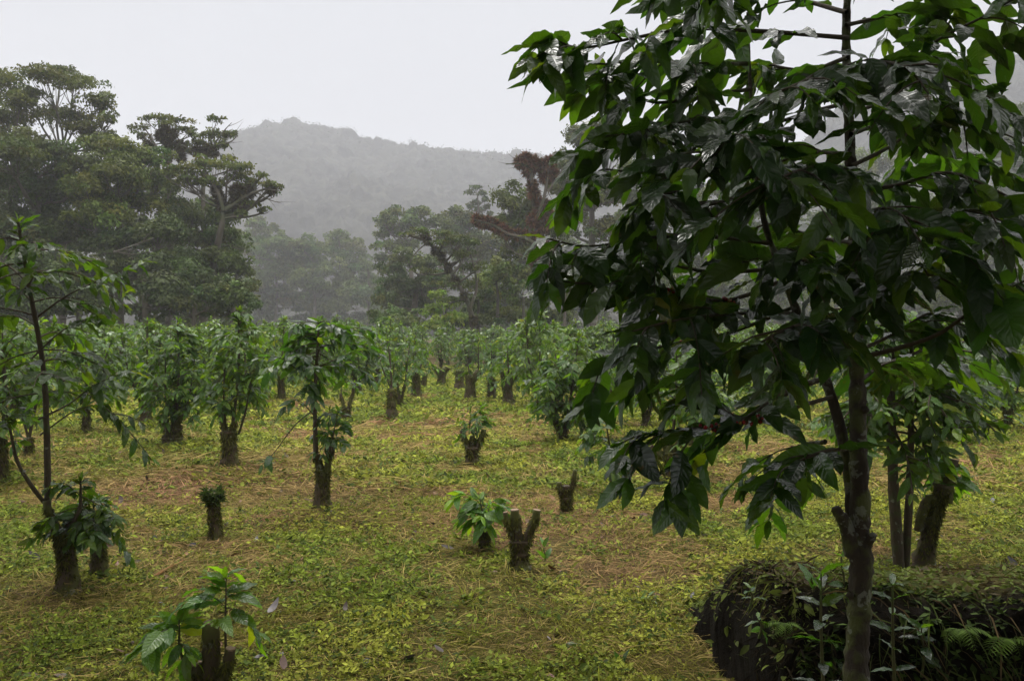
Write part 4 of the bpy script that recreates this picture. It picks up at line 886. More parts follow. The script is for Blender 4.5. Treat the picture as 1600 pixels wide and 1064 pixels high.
def plant(name, label, cat, px, py, d, h, n, leafL, seed, ws=1.0, lean=(0, 0), tint=1.0, hang=0.1, spread=0.9, group=None, mat=None, stemr=0.006):
    """a leafy plant: one upright stem with pairs of leaves"""
    r = np.random.RandomState(seed); b = P(px, py, d); o = thing(name, label, cat, b, group)
    sm = Mesh(); top = np.array([lean[0], lean[1], h]); pth_ = np.array([[0, 0, -0.03], top * 0.4 + [0.01, 0, 0], top * 0.75, top])
    pp, _ = tube(sm, pth_, [stemr, stemr * .8, stemr * .6, stemr * .35], 7, 4, 0.05, col=np.array([1.2, 1.6, 0.7]), rng=r); sm.build('stem', M_TWIG, o)
    ls = LeafSet(); cum = np.linspace(0, 1, len(pp)); phi = r.rand() * 6
    for i in range(n):
        s = 0.25 + 0.75 * i / max(n - 1, 1); p = np.array([np.interp(s, cum, pp[:, k]) for k in range(3)]); phi += 1.57 + 0.2 * r.randn()
        for sg in (0, np.pi):
            a = phi + sg + 0.2 * r.randn(); el = 0.25 + 0.7 * s ** 2 + 0.15 * r.randn() - hang
            D = np.array([np.cos(a) * spread, np.sin(a) * spread, np.sin(el)]); ls.add(p, D, UP + 0.3 * r.randn(3), leafL * (0.7 + 0.45 * r.rand()) * (1 - 0.25 * s), 0.35, ws * (0.9 + .2 * r.rand()), leaf_tint(r, s > .8) * tint)
    lm = Mesh(); ls.flush(lm, LEAF_HI if d < 4.2 else LEAF_MID); lm.build('foliage', mat or M_LEAF, o); return o
def fern(label, px, py, d, L_, n, seed, group=None, lean=-0.4):
    r = np.random.RandomState(seed); b = P(px, py, d); o = thing('fern', label, 'fern', b, group)
    for q in range(n):
        m = Mesh(); a = 3.14 + (q + 0.5) / n * 3.14 + 0.4 * r.randn(); le = L_ * (0.7 + 0.5 * r.rand()); t = np.linspace(0, 1, 14)
        pth_ = np.stack([np.cos(a) * le * t, np.sin(a) * le * t * 0.7, le * (0.65 * t - 0.95 * t ** 2)], -1)
        tube(m, pth_[::3], np.linspace(0.002, 0.0008, len(pth_[::3])), 5, 3, col=np.array([0.06, 0.09, 0.02]), rng=r)
        f = nrm(np.gradient(pth_, axis=0)); sd = nrm(np.cross(f, UP))
        for sg in (-1, 1):
            leaves(m, pth_[1:], sg * sd[1:] + 0.35 * f[1:] - 0.1 * UP, np.tile(UP, (13, 1)) + 0.1 * r.randn(13, 3), le * 0.30 * np.sin(np.pi * (0.12 + 0.85 * t[1:])), LEAF_LO, 0.2, 0.55, np.array([0.10, 0.17, 0.02]) * (0.5 + 0.6 * r.rand(13))[:, None])
        m.build('frond', M_COVER, o)
    return o
plant('seedling', 'upright leafy coffee seedling by the front trunk, beside a large pale leaf', 'seedling', 1283, 1263, 3.05, 0.84, 9, 0.13, 201, tint=0.9, stemr=0.009)
plant('seedling', 'tall narrow seedling with light green leaf pairs beside the front trunk', 'seedling', 1395, 1263, 3.05, 0.80, 9, 0.12, 202, ws=0.7, tint=1.2, stemr=0.009)
plant('broad_leaf', 'single large upright light green leaf beside the front trunk', 'leaf shoot', 1268, 925, 3.45, 0.06, 1, 0.15, 203, ws=1.25, tint=2.0, spread=0.25, hang=-0.8)
plant('shoot', 'small bright shoot behind the front trunk between the seedlings', 'seedling', 1315, 930, 3.5, 0.16, 3, 0.10, 204, tint=1.5)
plant('weed_plant', 'low broad-leaved weed on the top edge of the bank at its left end', 'weed', 1172, 938, 3.4, 0.05, 3, 0.06, 205, tint=1.6)
plant('weed_plant', 'yellow-green weed hanging over the bank face below its left end', 'weed', 1186, 985, 3.31, 0.05, 3, 0.07, 206, tint=2.0, hang=.6)
plant('weed_plant', 'dark leafy weed low on the bank between the front trunk and the right edge', 'weed', 1440, 1045, 3.3, 0.16, 5, 0.09, 207, tint=0.8, hang=.3)
plant('weed_plant', 'glossy dark weed beside the foot of the front trunk', 'weed', 1300, 1060, 3.3, 0.14, 4, 0.10, 208, tint=0.7, hang=.4)
plant('weed_plant', 'lone upright oval bright leaf shoot on the field at the bottom, right of centre', 'leaf shoot', 968, 1048, dist_of(1048), 0.05, 1, 0.10, 209, ws=1.0, tint=2.4, spread=0.2, hang=-0.8)
plant('weed_plant', 'large pale leaves of a young plant beside the Y shaped stump', 'seedling', 850, 880, dist_of(890), 0.12, 2, 0.13, 210, ws=1.1, tint=2.0, spread=0.4, hang=-0.5)
plant('weed_plant', 'flat grey-green broad-leaved weed at the bottom centre', 'weed', 880, 1020, dist_of(1020), 0.03, 2, 0.12, 211, ws=1.4, tint=1.0, hang=.4)
plant('weed_plant', 'yellow-green weed with narrow leaves right of the bottom centre', 'weed', 1012, 950, dist_of(950), 0.06, 3, 0.10, 212, ws=0.8, tint=2.2, hang=.1)
fern('largest feathery fern with arching fronds, at the far end of the dark bank', 1575, 1000, 3.3, 0.17, 5, 301)
fern('small fern hanging from the dark bank face right of the front trunk', 1500, 985, 3.31, 0.15, 5, 302)
fern('tiny fern on the bank face left of the seedlings', 1225, 975, 3.32, 0.11, 5, 303)
def stick(label, a, b, rad, seed, col=(1.8, 1.35, 0.8)):
    r = np.random.RandomState(seed); o = Mesh(); pa = P(a[0], a[1], dist_of(a[1])); pb = P(b[0], b[1], dist_of(b[1]))
    pa[2] = gz(pa[0], pa[1]) + rad; pb[2] = gz(pb[0], pb[1]) + rad * 2.5; mid = (pa + pb) / 2 + [0.02, 0, rad]
    tube(o, np.array([pa, (pa * .6 + mid * .4) + [0.01, 0, 0], mid, pb]) - pa, [rad, rad * 1.1, rad * .9, rad * .5], 8, 5, 0.1, col=np.array(col), cap=True, rng=r)
    q = o.build('branch', M_TWIG); q.location = pa; tag(q, label, 'stick')
stick('pale orange-brown dead branch lying on the field above the three-armed stump', (213, 918), (285, 880), 0.014, 401, (4.0, 2.6, 1.2))
stick('thin dark dead twig lying at the left edge below the tall tree', (0, 922), (42, 938), 0.006, 402)
stick('thin dead twig lying on the grass right of the bottom centre', (850, 1030), (868, 985), 0.005, 403)

# ---------------------------------------------------------------- forest trees
def clump(m, r, c, rad, n, size, tint, k=9, flat=0.5):
    """foliage of one limb: lumps on an uneven ellipsoid, each a cloud of leaf sprays"""
    k = int(k * 2.0); d = nrm(r.randn(k, 3)); d[:, 2] = np.abs(d[:, 2]) * 0.9 - 0.25
    sub = c + rad * d * (0.25 + 0.8 * r.rand(k, 1)) * (1 + 0.15 * r.randn(k, 3)); sr = rad * (0.16 + 0.30 * r.rand(k, 1) ** 1.5) * np.array([1, 1, 0.85]) * (1 + 0.2 * r.randn(k, 3))
    tn = (0.72 + 0.56 * r.rand(k, 1)) * np.array([1, 1, 1]) * (1 + 0.12 * r.randn(k, 3) * np.array([1, 0.4, 0.6]))
    w = np.prod(sr[:, :2], 1); w /= w.sum()
    i = r.choice(k, n, p=w)
    q = nrm(r.randn(n, 3)); q[:, 2] = np.where(q[:, 2] < -0.35, -q[:, 2], q[:, 2])
    rr_ = 0.5 + 0.5 * r.rand(n, 1) ** 0.6 + (r.rand(n, 1) < .12) * 0.45 * r.rand(n, 1)
    lump = 1 + 0.25 * np.sin(q[:, :1] * 7 + i[:, None]) * np.cos(q[:, 1:2] * 6 + i[:, None] * 2)
    p = sub[i] + sr[i] * q * rr_ * lump
    D = np.cross(q, r.randn(n, 3)) + 0.25 * q - 0.15 * UP; U = q * 0.6 + UP * 0.55 + 0.55 * r.randn(n, 3)
    col = np.asarray(tint) * tn[i] * (0.65 + 0.7 * r.rand(n, 1))
    leaves(m, p, D, U, size * (0.6 + 0.8 * r.rand(n)), LEAF_1, 0.1, 1.4, col)
    return sub
def epi_ball(m, r, c, rad, n, size, brown=0.5, red=False):
    """an epiphyte: a hanging cushion of moss and dead straps with bromeliad rosettes"""
    q = nrm(r.randn(n, 3)); p = c + rad * q * (0.4 + 0.6 * r.rand(n, 1)) * np.array([1, 1, 1.15])
    D = q * 0.8 + 0.5 * r.randn(n, 3) + UP * 0.1; col = np.where(r.rand(n, 1) < brown, [0.20, 0.090, 0.048] if red else [0.075, 0.050, 0.026], [0.11, 0.10, 0.03]) * (0.3 + 1.1 * r.rand(n, 1))
    leaves(m, p, D, UP + 0.4 * r.randn(n, 3), size * (0.5 + 0.8 * r.rand(n)), LEAF_LO, 0.3, 0.45, col)
def ftree(label, d, trunk, clumps, leaf=0.24, tint=(1, 1, 1), cov=4.0, seed=0, name='forest_tree', cat='tree', epis=(), esize=0.35, dz=2.5, k=9, brown=0.5, bare=(), group=None, twigs=True, limb=True, fat=1.6):
    """trunk: list of (px, py, radius m); clumps: (px, py, rx, ry) in photo pixels at d metres"""
    r = np.random.RandomState(seed); s = d / F; leaf = leaf * .8
    b = P(trunk[0][0], HZ, d); b[2] = 0.0
    o = thing(name, label, cat, b, group)
    tm = Mesh(); tp = [np.array([0, 0, -0.3])] + [P(x, y, d + 0.3 * r.randn()) - b for x, y, _ in trunk[1:]]
    if len(tp) == 2: tp.insert(1, (tp[0] + tp[1]) / 2 + [0.2, 0, 0])
    rad = [q[2] * (0.6 if clumps else 0.62) for q in trunk]; rad = rad if len(rad) == len(tp) else list(np.linspace(rad[0], rad[-1], len(tp)))
    p_, r_ = tube(tm, np.array(tp), rad, 9, 5, 0.06, rng=r)
    fm = Mesh(); em = Mesh()
    for ci, cl in enumerate(clumps):
        x, y, rx, ry = cl[:4]; off = cl[4] if len(cl) > 4 else dz * r.randn() * 0.6
        c = P(x, y, d + off) - b; ry = ry * fat; rr_ = np.array([rx * s * 1.05, min(max(rx, ry) * s * 1.0, 4.0), ry * s])
        n = int(cov * np.pi * rx * ry * s * s / (0.28 * leaf * leaf)) + 40
        sub = clump(fm, r, c, rr_, n, leaf, tint, k=max(4, int(k * (0.6 + 0.4 * rx / 40))))
        if not limb: continue
        low = p_[p_[:, 2] < c[2] + 0.2]; low = low if len(low) else p_[:1]
        cost = np.linalg.norm(low - c, axis=1) + 0.35 * np.abs(low[:, 2] - (c[2] - 0.9 * np.linalg.norm((low - c)[:, :2], axis=1))); i_ = int(np.argmin(cost))
        a = low[i_]; mid = a * 0.5 + c * 0.5 + np.array([0, 0, -0.12 * np.linalg.norm(c - a)]) + 0.06 * np.linalg.norm(c - a) * r.randn(3)
        rl = min(r_[min(i_, len(r_) - 1)] * 0.6, 0.05 + 0.012 * np.linalg.norm(c - a) + 0.02)
        lp, _ = tube(tm, np.array([a, mid, c - [0, 0, rr_[2] * 0.35]]), [rl, rl * .75, rl * .45], 6, 4, 0.06, rng=r)
        if twigs:
            for q in sub[: max(3, len(sub) // 2)]:
                st = lp[int(len(lp) * (0.55 + 0.4 * r.rand()))]; tube(tm, np.array([st, st * .45 + q * .55 - [0, 0, .12 * np.linalg.norm(q - st)], q]), [rl * .35, rl * .25, rl * .1], 4, 3, 0.0, rng=r)
    for (pts, rd) in bare:
        pp = np.array([P(x, y, d - 0.5) - b for x, y in pts]); pp, _ = tube(tm, pp, np.linspace(rd, rd * .3, len(pp)), 6, 4, 0.08, rng=r)
        for i_ in range(2, len(pp) - 1, 2):
            dd = nrm(pp[i_ + 1] - pp[i_ - 1]) + 0.6 * r.randn(3); e = pp[i_] + dd * 0.6 * (0.5 + r.rand()); tube(tm, np.array([pp[i_], (pp[i_] + e) / 2 + 0.05 * r.randn(3), e]), [rd * .3, rd * .2, rd * .08], 4, 3, rng=r)
    tm.build('trunk', M_FBARK, o)
    if clumps: fm.build('crown', M_TREE, o, smooth=False)
    if len(epis):
        for (x, y, er) in epis: epi_ball(em, r, P(x, y, d - 0.2) - b, er * s * 0.74, int(200 + 14 * er * er), esize * 0.72, brown, brown > .7)
        em.build('epiphytes', M_EPI, o, smooth=False)
    return o
YG = (1.15, 1.12, 0.75); DK = (0.62, 0.72, 0.70); GY = (1.05, 1.15, 1.0); OL = (1.1, 1.0, 0.8); LM = (1.9, 2.2, 0.9)
# left forest edge, about 45 m away
ftree('tall umbrella crowned tree at the top left corner, sky showing between its bare limbs', 52,
      [(95, 520, .45), (98, 380, .36), (88, 300, .3), (95, 240, .22)],
      [(75, 125, 52, 17), (45, 150, 30, 14), (115, 130, 40, 18), (150, 165, 32, 20), (168, 190, 20, 12), (120, 185, 42, 16), (75, 180, 28, 12), (130, 205, 38, 14), (160, 215, 26, 12), (95, 112, 25, 10)], leaf=.26, tint=OL, cov=3.4, seed=1001, k=12, fat=1.25)
ftree('round crowned tree touching the left edge beside the tall umbrella crowned one', 50,
      [(-5, 520, .45), (5, 380, .36), (25, 260, .2)],
      [(5, 140, 42, 20), (-40, 160, 45, 30), (30, 165, 28, 18), (15, 190, 45, 20), (-30, 210, 50, 30), (40, 215, 22, 12), (10, 225, 40, 14)], leaf=.26, tint=OL, cov=3.4, seed=1002, k=12)
ftree('broad dark tree filling the slope below the umbrella crowned tree', 46,
      [(60, 520, .5), (55, 400, .4), (60, 300, .3)],
      [(20, 250, 60, 28), (80, 250, 55, 26), (120, 270, 45, 30), (30, 290, 60, 34), (90, 310, 60, 34), (50, 350, 60, 36), (10, 380, 60, 40), (100, 370, 50, 36)], leaf=.25, tint=(0.80, 0.88, .75), cov=4, seed=1003)
ftree('wide domed yellow green tree between the umbrella tree and the epiphyte hung one', 47,
      [(190, 520, .42), (185, 400, .34), (190, 330, .26)],
      [(165, 235, 48, 20), (215, 250, 48, 24), (185, 285, 55, 28), (245, 290, 36, 26), (140, 300, 40, 26), (200, 320, 50, 26), (150, 345, 48, 30)], leaf=.25, tint=YG, cov=4.2, seed=1004)
ftree('epiphyte hung tree whose flat tufted crowns stand against the sky', 52,
      [(262, 520, .36), (266, 400, .30), (266, 320, .26), (263, 268, .22), (262, 240, .16), (258, 212, .1)],
      [(245, 184, 22, 7), (272, 190, 22, 9), (290, 203, 16, 7), (300, 210, 10, 5), (228, 186, 9, 4), (215, 200, 14, 7), (222, 215, 14, 8), (262, 196, 20, 7), (250, 270, 30, 10)],
      leaf=.22, tint=OL, cov=2.6, seed=1005, epis=((262, 232, 9), (262, 245, 8), (250, 212, 8), (258, 205, 8), (270, 210, 7), (280, 228, 8), (283, 246, 7), (236, 236, 9), (232, 228, 7), (262, 220, 8)), bare=(([(262, 262), (250, 240), (236, 215), (225, 200)], .09), ([(263, 255), (280, 225), (290, 212)], .09), ([(245, 262), (238, 245), (230, 222)], .07)), dz=1.0, fat=1.25)
ftree('slender tree with small tufts and bare twigs behind the epiphyte laden leaning tree', 53,
      [(322, 520, .32), (318, 360, .26), (318, 280, .2), (325, 235, .14)],
      [(338, 188, 14, 7), (330, 210, 24, 11), (352, 213, 16, 9), (310, 225, 18, 12), (338, 230, 22, 12), (362, 210, 10, 5), (300, 238, 18, 10), (358, 248, 10, 8), (362, 262, 8, 8)], leaf=.22, tint=OL, cov=2.6, seed=1006,
      epis=((322, 236, 8), (334, 240, 6), (308, 236, 6)), bare=(([(335, 225), (350, 205), (362, 192)], .06), ([(340, 228), (360, 222), (372, 212)], .06)), dz=1.0, fat=1.25)
ftree('epiphyte laden leaning tree with a long slanting trunk reaching over the valley', 48,
      [(300, 520, .42), (322, 470, .36), (335, 405, .30), (347, 350, .27), (351, 325, .24)],
      [(285, 268, 36, 12), (320, 258, 42, 13), (355, 262, 34, 14), (300, 285, 34, 12), (335, 282, 20, 10), (372, 278, 24, 12), (390, 290, 22, 11), (408, 276, 12, 6), (420, 290, 18, 9), (428, 300, 8, 5), (395, 320, 20, 8), (412, 330, 14, 6), (380, 335, 12, 6)],
      leaf=.22, tint=(1.15, 1.1, .8), cov=3.0, seed=1007, epis=((338, 298, 8), (344, 310, 7), (368, 300, 10), (378, 304, 11), (390, 300, 9), (366, 318, 8), (376, 316, 8), (424, 296, 7), (346, 322, 6)),
      bare=(([(350, 330), (342, 305), (334, 290), (322, 280)], .14), ([(352, 328), (368, 318), (382, 308), (400, 300), (428, 292)], .14), ([(400, 300), (420, 312), (440, 318)], .04)), dz=1.0, fat=1.25)
ftree('rounded tree beneath the leaning trunk, its dome reaching the misty gap', 50,
      [(330, 520, .36), (335, 440, .3), (340, 390, .2)],
      [(290, 340, 48, 22), (335, 345, 38, 22), (360, 372, 26, 22), (300, 375, 50, 26), (345, 410, 36, 28), (375, 425, 26, 26), (385, 455, 20, 20)], leaf=.25, tint=(.9, .95, .85), cov=4, seed=1008)
ftree('low spreading dark tree at the forest foot with a long bare pale limb', 43,
      [(230, 520, .4), (228, 460, .34), (220, 420, .25)],
      [(190, 380, 50, 28), (250, 370, 50, 28), (225, 420, 60, 34), (280, 420, 48, 34), (170, 440, 50, 34), (320, 450, 44, 34), (250, 465, 60, 30)], leaf=.23, tint=DK, cov=4, seed=1009,
      bare=(([(140, 400), (175, 395), (205, 385), (240, 372)], .07), ([(180, 393), (210, 398), (245, 390)], .04)))
for k_, (x, w, hgt, tn, lab) in enumerate([(-30, 60, 90, DK, 'dark understory tree at the left edge of the forest foot'), (50, 55, 95, DK, 'dark understory tree below the broad dark tree'), (120, 50, 90, (.85, .9, .85), 'understory tree with hanging branches in the middle of the forest foot'),
                                          (300, 50, 70, DK, 'dense shrub tree at the foot of the leaning trunk'), (360, 34, 60, (.85, .95, .8), 'small bushy tree at the right end of the near forest edge')]):
    ftree(lab, 41, [(x, 520, .25), (x + 4, 500 - hgt * .3, .18), (x, 500 - hgt * .5, .12)], [(x - w * .5, 500 - hgt * .5, w * .6, hgt * .35), (x + w * .5, 500 - hgt * .45, w * .6, hgt * .35), (x, 500 - hgt * .75, w * .7, hgt * .35), (x, 500 - hgt * .2, w * 1.1, hgt * .3)], leaf=.22, tint=tn, cov=4, seed=1020 + k_)
# misty trees in the valley, left of the middle
for k_, (lab, d, tr, cl, tn) in enumerate([
    ('misty tree with a flat airy crown just right of the leaning tree', 185, 405, [(400, 352, 24, 9), (420, 362, 22, 9), (388, 368, 20, 10), (405, 380, 30, 12)], GY),
    ('wide pale misty tree left of the valley gap', 175, 430, [(400, 395, 34, 18), (435, 385, 34, 18), (460, 400, 26, 16), (420, 420, 44, 22), (450, 435, 36, 24), (400, 445, 30, 24), (430, 470, 44, 26)], GY),
    ('misty round tree in the middle of the valley group', 170, 490, [(475, 385, 26, 14), (500, 395, 30, 18), (480, 415, 34, 20), (510, 425, 30, 20), (495, 450, 40, 24), (500, 480, 44, 22)], GY),
    ('misty tree with a taller domed head at the centre of the valley group', 180, 530, [(530, 370, 18, 9), (520, 382, 18, 10), (545, 382, 16, 10), (540, 400, 30, 16), (555, 420, 26, 18), (540, 445, 34, 22), (560, 470, 30, 24)], GY),
    ('small misty tree at the right end of the valley group beside the gap', 165, 575, [(572, 418, 14, 12), (580, 440, 16, 16), (572, 465, 20, 18), (588, 480, 16, 16)], (.85, .95, 1))]):
    ftree(lab, d, [(tr, 520, .6), (tr + 2, 460, .5), (tr, 410, .35)], cl, leaf=.75, tint=tn, cov=4.5, seed=1040 + k_, name='misty_tree', dz=4)
# right of the gap
ftree('large hazy tree with layered umbrella crowns right of the valley gap', 118, [(645, 520, .8), (643, 440, .6), (640, 380, .4)],
      [(600, 345, 20, 10), (622, 334, 24, 10), (650, 332, 20, 10), (612, 362, 28, 12), (650, 355, 30, 14), (605, 388, 20, 10), (596, 370, 14, 6), (640, 385, 30, 14), (596, 408, 16, 10)], leaf=.5, tint=GY, cov=4.0, seed=1060, dz=3)
ftree('slim hazy tree with a small dome between the layered tree and the tufted one', 120, [(690, 520, .6), (688, 420, .5), (690, 360, .3)], [(688, 342, 16, 7), (676, 352, 14, 7), (700, 352, 14, 7), (690, 372, 26, 12)], leaf=.5, tint=GY, cov=3.8, seed=1061, dz=2)
ftree('hazy broad tree behind the leaning mossy tree', 112, [(720, 520, .6), (722, 430, .5), (720, 380, .4)], [(712, 340, 22, 14), (735, 350, 24, 14), (705, 360, 24, 14), (745, 375, 30, 18), (715, 390, 36, 18), (755, 400, 30, 20), (770, 385, 18, 14)], leaf=.5, tint=(1.0, 1.0, .95), cov=4.2, seed=1062, dz=3)
ftree('tall hazy tree of round tufts standing above its neighbours in the centre', 122, [(748, 520, .6), (747, 420, .4), (748, 340, .25), (746, 305, .15)],
      [(744, 294, 9, 4), (733, 302, 7, 4), (752, 303, 9, 5), (757, 313, 8, 5), (742, 318, 8, 5), (736, 325, 8, 5), (760, 325, 8, 5), (750, 330, 10, 6), (765, 336, 6, 5), (740, 340, 10, 6), (757, 345, 12, 7)], leaf=.42, tint=(.8, .85, .9), cov=3.4, seed=1063, dz=1)
ftree('dark broad tree with spreading limbs at the forest edge right of the gap', 72, [(650, 520, .6), (648, 470, .45), (655, 430, .3)],
      [(610, 425, 24, 14), (640, 408, 34, 16), (670, 415, 30, 18), (620, 450, 34, 18), (660, 450, 38, 22), (600, 470, 24, 20), (640, 480, 44, 26), (690, 440, 28, 22)], leaf=.34, tint=(.8, .88, .85), cov=4.0, seed=1064)
ftree('leaning old tree draped with moss and lichen, arching to the left above bright shrubs', 52, [(740, 528, .28), (736, 490, .26), (722, 455, .24), (705, 425, .22), (688, 400, .2), (668, 378, .17), (640, 368, .11)],
      [(636, 368, 22, 4), (655, 362, 20, 4), (700, 365, 26, 5), (718, 372, 22, 5), (735, 380, 22, 6), (690, 380, 26, 6), (660, 425, 22, 5), (690, 445, 22, 5), (720, 400, 24, 8), (740, 420, 26, 10), (735, 450, 22, 10), (700, 470, 24, 6)],
      leaf=.2, tint=(.95, .95, .75), cov=2.2, seed=1065, epis=((668, 376, 5), (680, 392, 5), (690, 402, 5), (700, 418, 5), (712, 440, 5), (725, 462, 4), (740, 500, 5), (664, 368, 5)), bare=(([(735, 480), (745, 450), (740, 415), (732, 390)], .1), ([(705, 430), (720, 410), (712, 385)], .1), ([(668, 378), (650, 395), (640, 410)], .05)), brown=.3, dz=.8)
ftree('bright lime green feathery shrub at the foot of the leaning mossy tree', 55, [(695, 528, .12), (695, 505, .1), (697, 480, .07)],
      [(685, 462, 16, 8), (700, 475, 22, 9), (680, 488, 24, 9), (705, 500, 26, 10), (685, 512, 30, 12), (725, 505, 20, 14)], leaf=.26, tint=LM, cov=4.0, seed=1066, name='shrub', cat='shrub')
ftree('greyish green shrub behind the last coffee rows left of the lime green one', 58, [(610, 528, .12), (612, 515, .1)], [(600, 500, 30, 14), (640, 505, 30, 14), (620, 490, 22, 12)], leaf=.26, tint=(1.0, 1.15, 1.0), cov=4, seed=1067, name='shrub', cat='shrub')
ftree('dead bromeliad covered tree with broken tops and one long horizontal limb', 50, [(848, 528, .38), (846, 470, .34), (842, 410, .3), (838, 350, .24), (832, 300, .2), (828, 260, .13), (818, 240, .05)], [], seed=1068, esize=.46, brown=.78,
      epis=((822, 250, 9), (834, 256, 10), (826, 266, 8), (812, 254, 6), (850, 262, 9), (858, 254, 7), (852, 276, 8), (862, 272, 8), (834, 302, 7), (832, 290, 6), (846, 318, 6), (842, 335, 8), (852, 322, 7), (858, 340, 9), (850, 354, 8), (832, 345, 6), (745, 344, 5), (754, 348, 6), (764, 348, 6), (774, 353, 6), (784, 358, 5), (792, 364, 5), (838, 372, 7), (850, 385, 7), (808, 366, 4), (820, 368, 5), (845, 430, 5), (838, 412, 6)),
      bare=(([(842, 385), (820, 372), (795, 366), (770, 352), (742, 344)], .15), ([(840, 340), (850, 310), (856, 275), (860, 255)], .13), ([(856, 300), (868, 282), (880, 262)], .08), ([(828, 262), (812, 256), (790, 257)], .07), ([(845, 395), (830, 405), (800, 392), (770, 376)], .05)))
ftree('big tree with a massive dark trunk left behind the bromeliad tree', 60, [(838, 528, .62), (840, 470, .55), (845, 420, .45)], [(800, 320, 30, 26), (830, 345, 36, 30), (790, 365, 30, 30), (815, 395, 44, 30), (865, 360, 36, 36), (800, 430, 36, 26), (870, 410, 34, 30)], leaf=.3, tint=(1.0, .98, .75), cov=3.6, seed=1069)
ftree('tall hazy olive tree whose crown rises right of the bromeliad tree', 66, [(930, 528, .6), (925, 420, .5), (925, 330, .35)], [(880, 260, 30, 24), (915, 225, 34, 22), (945, 210, 30, 22), (960, 245, 40, 26), (905, 270, 40, 26), (880, 300, 36, 26), (930, 310, 44, 30), (970, 300, 34, 30), (890, 345, 40, 30), (950, 360, 50, 30)], leaf=.32, tint=(1.05, 1.0, .8), cov=3.8, seed=1070)
for k_, (x, tn, hgt, lab) in enumerate([(775, (1.25, 1.35, .8), 100, 'green willowy tree with drooping foliage left of the massive dark trunk'), (815, (1.05, 1.15, .7), 80, 'yellow-green bushy tree at the foot of the massive dark trunk'), (880, (.85, .95, .8), 90, 'dark bushy tree right of the massive trunk'), (745, (.8, .95, .8), 60, 'dark shrub tree between the leaning mossy tree and the willowy one')]):
    ftree(lab, 56, [(x, 528, .22), (x + 3, 500 - hgt * .3, .15), (x, 500 - hgt * .6, .1)], [(x - 14, 515 - hgt * .75, 20, hgt * .2), (x + 12, 515 - hgt * .85, 18, hgt * .22), (x, 515 - hgt * .5, 28, hgt * .25), (x + 4, 515 - hgt * .2, 34, hgt * .22)], leaf=.24, tint=tn, cov=4.2, seed=1080 + k_)
# forest seen through and right of the front tree
for k_, (lab, d, x, top, w, tn) in enumerate([
    ('hazy forest tree behind the upper left branches of the front tree', 80, 1010, 260, 60, (1, 1, .85)), ('hazy forest tree left of the front tree trunk', 90, 1110, 290, 60, (.95, 1, .9)),
    ('hazy forest tree behind the fork of the front tree', 95, 1210, 270, 60, GY), ('misty forest tree directly behind the front tree trunk', 130, 1320, 250, 50, GY),
    ('misty round crowned tree right of the front tree trunk below the hill', 135, 1400, 225, 55, GY), ('misty forest tree behind the right branches of the front tree', 120, 1470, 300, 55, GY),
    ('misty low tree by the right edge of the picture', 120, 1560, 330, 60, (.9, .95, .95)), ('grey-green forest tree half hidden behind the right half of the front tree', 75, 1500, 400, 60, (.9, .95, .85))]):
    h_ = 500 - top
    ftree(lab, d, [(x, 520, .6), (x + 4, 500 - h_ * .35, .45), (x, 500 - h_ * .6, .3)], [(x - w * .4, top + h_ * .15, w * .4, h_ * .12), (x + w * .3, top + h_ * .06, w * .4, h_ * .1), (x, top + h_ * .28, w * .6, h_ * .14), (x - w * .5, top + h_ * .42, w * .5, h_ * .15), (x + w * .5, top + h_ * .42, w * .5, h_ * .15), (x, top + h_ * .6, w * .8, h_ * .18), (x, top + h_ * .85, w * .9, h_ * .18)],
          leaf=.32 * d / 75, tint=tn, cov=3.8, seed=1090 + k_)
ftree('misty tree with two flat crowns beside the broad domed one', 140, [(1500, 520, .7), (1503, 350, .5), (1505, 230, .3)], [(1495, 180, 20, 7), (1520, 178, 18, 7), (1508, 195, 30, 10), (1490, 215, 26, 12), (1520, 225, 30, 14), (1500, 255, 36, 18)], leaf=.6, tint=GY, cov=4, seed=1110)
ftree('misty broad domed tree cut by the right edge below the hill', 130, [(1585, 520, .8), (1585, 350, .6), (1580, 240, .4)], [(1565, 172, 24, 10), (1595, 178, 30, 14), (1555, 195, 26, 14), (1590, 205, 36, 18), (1560, 230, 36, 18), (1610, 240, 36, 24), (1580, 265, 44, 22), (1600, 300, 44, 26)], leaf=.6, tint=(1.05, 1.05, .95), cov=4, seed=1111)
ftree('light green bushy tree by the right edge behind the last coffee rows', 70, [(1590, 528, .2), (1590, 500, .15)], [(1565, 492, 22, 12), (1600, 505, 30, 14), (1575, 515, 30, 12)], leaf=.32, tint=(1.5, 1.7, .9), cov=4.5, seed=1112, name='shrub', cat='shrub')
ftree('light green round bush left of the bushy one by the right edge', 72, [(1535, 528, .2), (1535, 500, .15)], [(1530, 478, 18, 12), (1540, 495, 26, 14)], leaf=.32, tint=(1.3, 1.5, .9), cov=4.5, seed=1113, name='shrub', cat='shrub')
def woodland(label, d, x0, x1, ytop, leaf, tint, seed, dd=6):
    r = np.random.RandomState(seed); m = Mesh(); s = d / F
    for x in np.arange(x0, x1, 26):
        for y in np.arange(ytop(x), 528, 24):
            c = P(x + 9 * r.randn(), y + 6 * r.randn(), d + dd * r.rand()); rr_ = np.array([24, 24, 18]) * s
            clump(m, r, c, rr_, int(3.2 * np.pi * 24 * 18 * s * s / (.28 * leaf * leaf)), leaf, np.array(tint) * (0.8 + 0.4 * r.rand()), k=6)
    tag(m.build('woodland', M_TREE, smooth=False), label, 'woodland', kind='stuff')
woodland('dark mass of forest behind the trees at the left', 60, -160, 375, lambda x: 290 + max(0, x - 240) * .55 + 20 * math.sin(x * .05), .36, (.85, .92, .85), 3001)
woodland('misty mass of forest closing the field behind the centre and right', 125, 610, 1800, lambda x: 440 - 40 * math.exp(-((x - 850) / 120) ** 2) + 18 * math.sin(x * .04), .6, (.9, .98, .9), 3002)
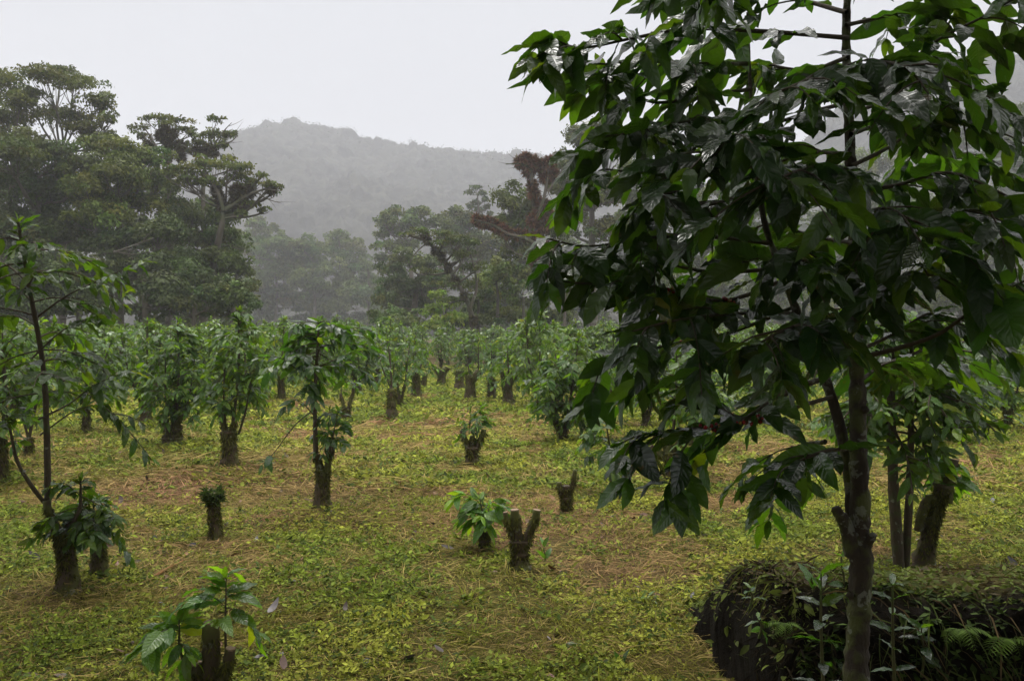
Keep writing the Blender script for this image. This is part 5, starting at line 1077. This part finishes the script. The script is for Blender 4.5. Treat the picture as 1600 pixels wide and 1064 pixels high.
woodland('low misty woods closing the valley gap', 175, 360, 650, lambda x: 462 + 10 * math.sin(x * .06), .75, (.85, .95, .9), 3003)
# unseen trees added over and behind the camera to shade the foreground
def added_shade_tree(label, x, y, h, rad, seed):
    r = np.random.RandomState(seed); o = thing('added_shade_tree', label, 'tree', (x, y, 0)); tm = Mesh(); fm = Mesh()
    p_, r_ = tube(tm, [[0, 0, -.2], [.1, .1, h * .3], [-.1, .1, h * .6], [0, 0, h * .85]], [.3, .24, .2, .12], 12, 6, .05, rng=r)
    for k_ in range(16):
        a = k_ * 2.4; q = rad * math.sqrt((k_ + .5) / 16); c = np.array([math.cos(a) * q, math.sin(a) * q, h * (.9 + .12 * r.rand()) - 0.10 * q])
        clump(fm, r, c, np.array([rad * .34, rad * .34, .7]), 1500, .26, (1, 1, 1), k=8)
        st = p_[int(len(p_) * (.55 + .35 * r.rand()))]; tube(tm, np.array([st, (st + c) / 2 + [0, 0, .2], c]), [.09, .06, .03], 7, 4, .05, rng=r)
    tm.build('trunk', M_FBARK, o); fm.build('crown', M_TREE, o, smooth=False)
added_shade_tree('unseen broad tree added to shade the near left part of the coffee field', -4.5, -2.0, 8.5, 5.5, 2001)
added_shade_tree('unseen broad tree added to shade the big front coffee tree', 4.0, -1.8, 8.0, 6.0, 2002)

added_shade_tree('unseen shade tree added straight behind the camera', 0.5, -8.0, 7.0, 5.5, 2003)  # these three are added to block sky light from behind on the front leaves
added_shade_tree('unseen shade tree added behind the camera on the left', -10.0, -6.5, 6.5, 5.0, 2004)
added_shade_tree('unseen shade tree added behind the camera on the right', 10.5, -6.0, 6.5, 5.0, 2005)

# ---------------------------------------------------------------- haze
hzm = Mesh()
x0, x1, y0, y1, z0, z1 = -700.5, 700.5, -60.5, 900.5, -2.0, 172.0
V = [(x, y, z) for z in (z0, z1) for x, y in ((x0, y0), (x1, y0), (x1, y1), (x0, y1))]
hzm.add(V, np.array([[0, 3, 2, 1], [4, 5, 6, 7], [0, 1, 5, 4], [1, 2, 6, 5], [2, 3, 7, 6], [3, 0, 4, 7]]))
hz_m, t, o = new_mat('haze')
vp = N(t, 'ShaderNodeVolumePrincipled'); vp.inputs['Color'].default_value = (0.925, 0.938, 1.0, 1); vp.inputs['Density'].default_value = HAZE_DENSITY; vp.inputs['Anisotropy'].default_value = 0.35
t.links.new(vp.outputs[0], o.inputs['Volume'])
hz = hzm.build('haze', hz_m, smooth=False); tag(hz, 'pale rainy mist filling the valley', 'mist', kind='stuff')
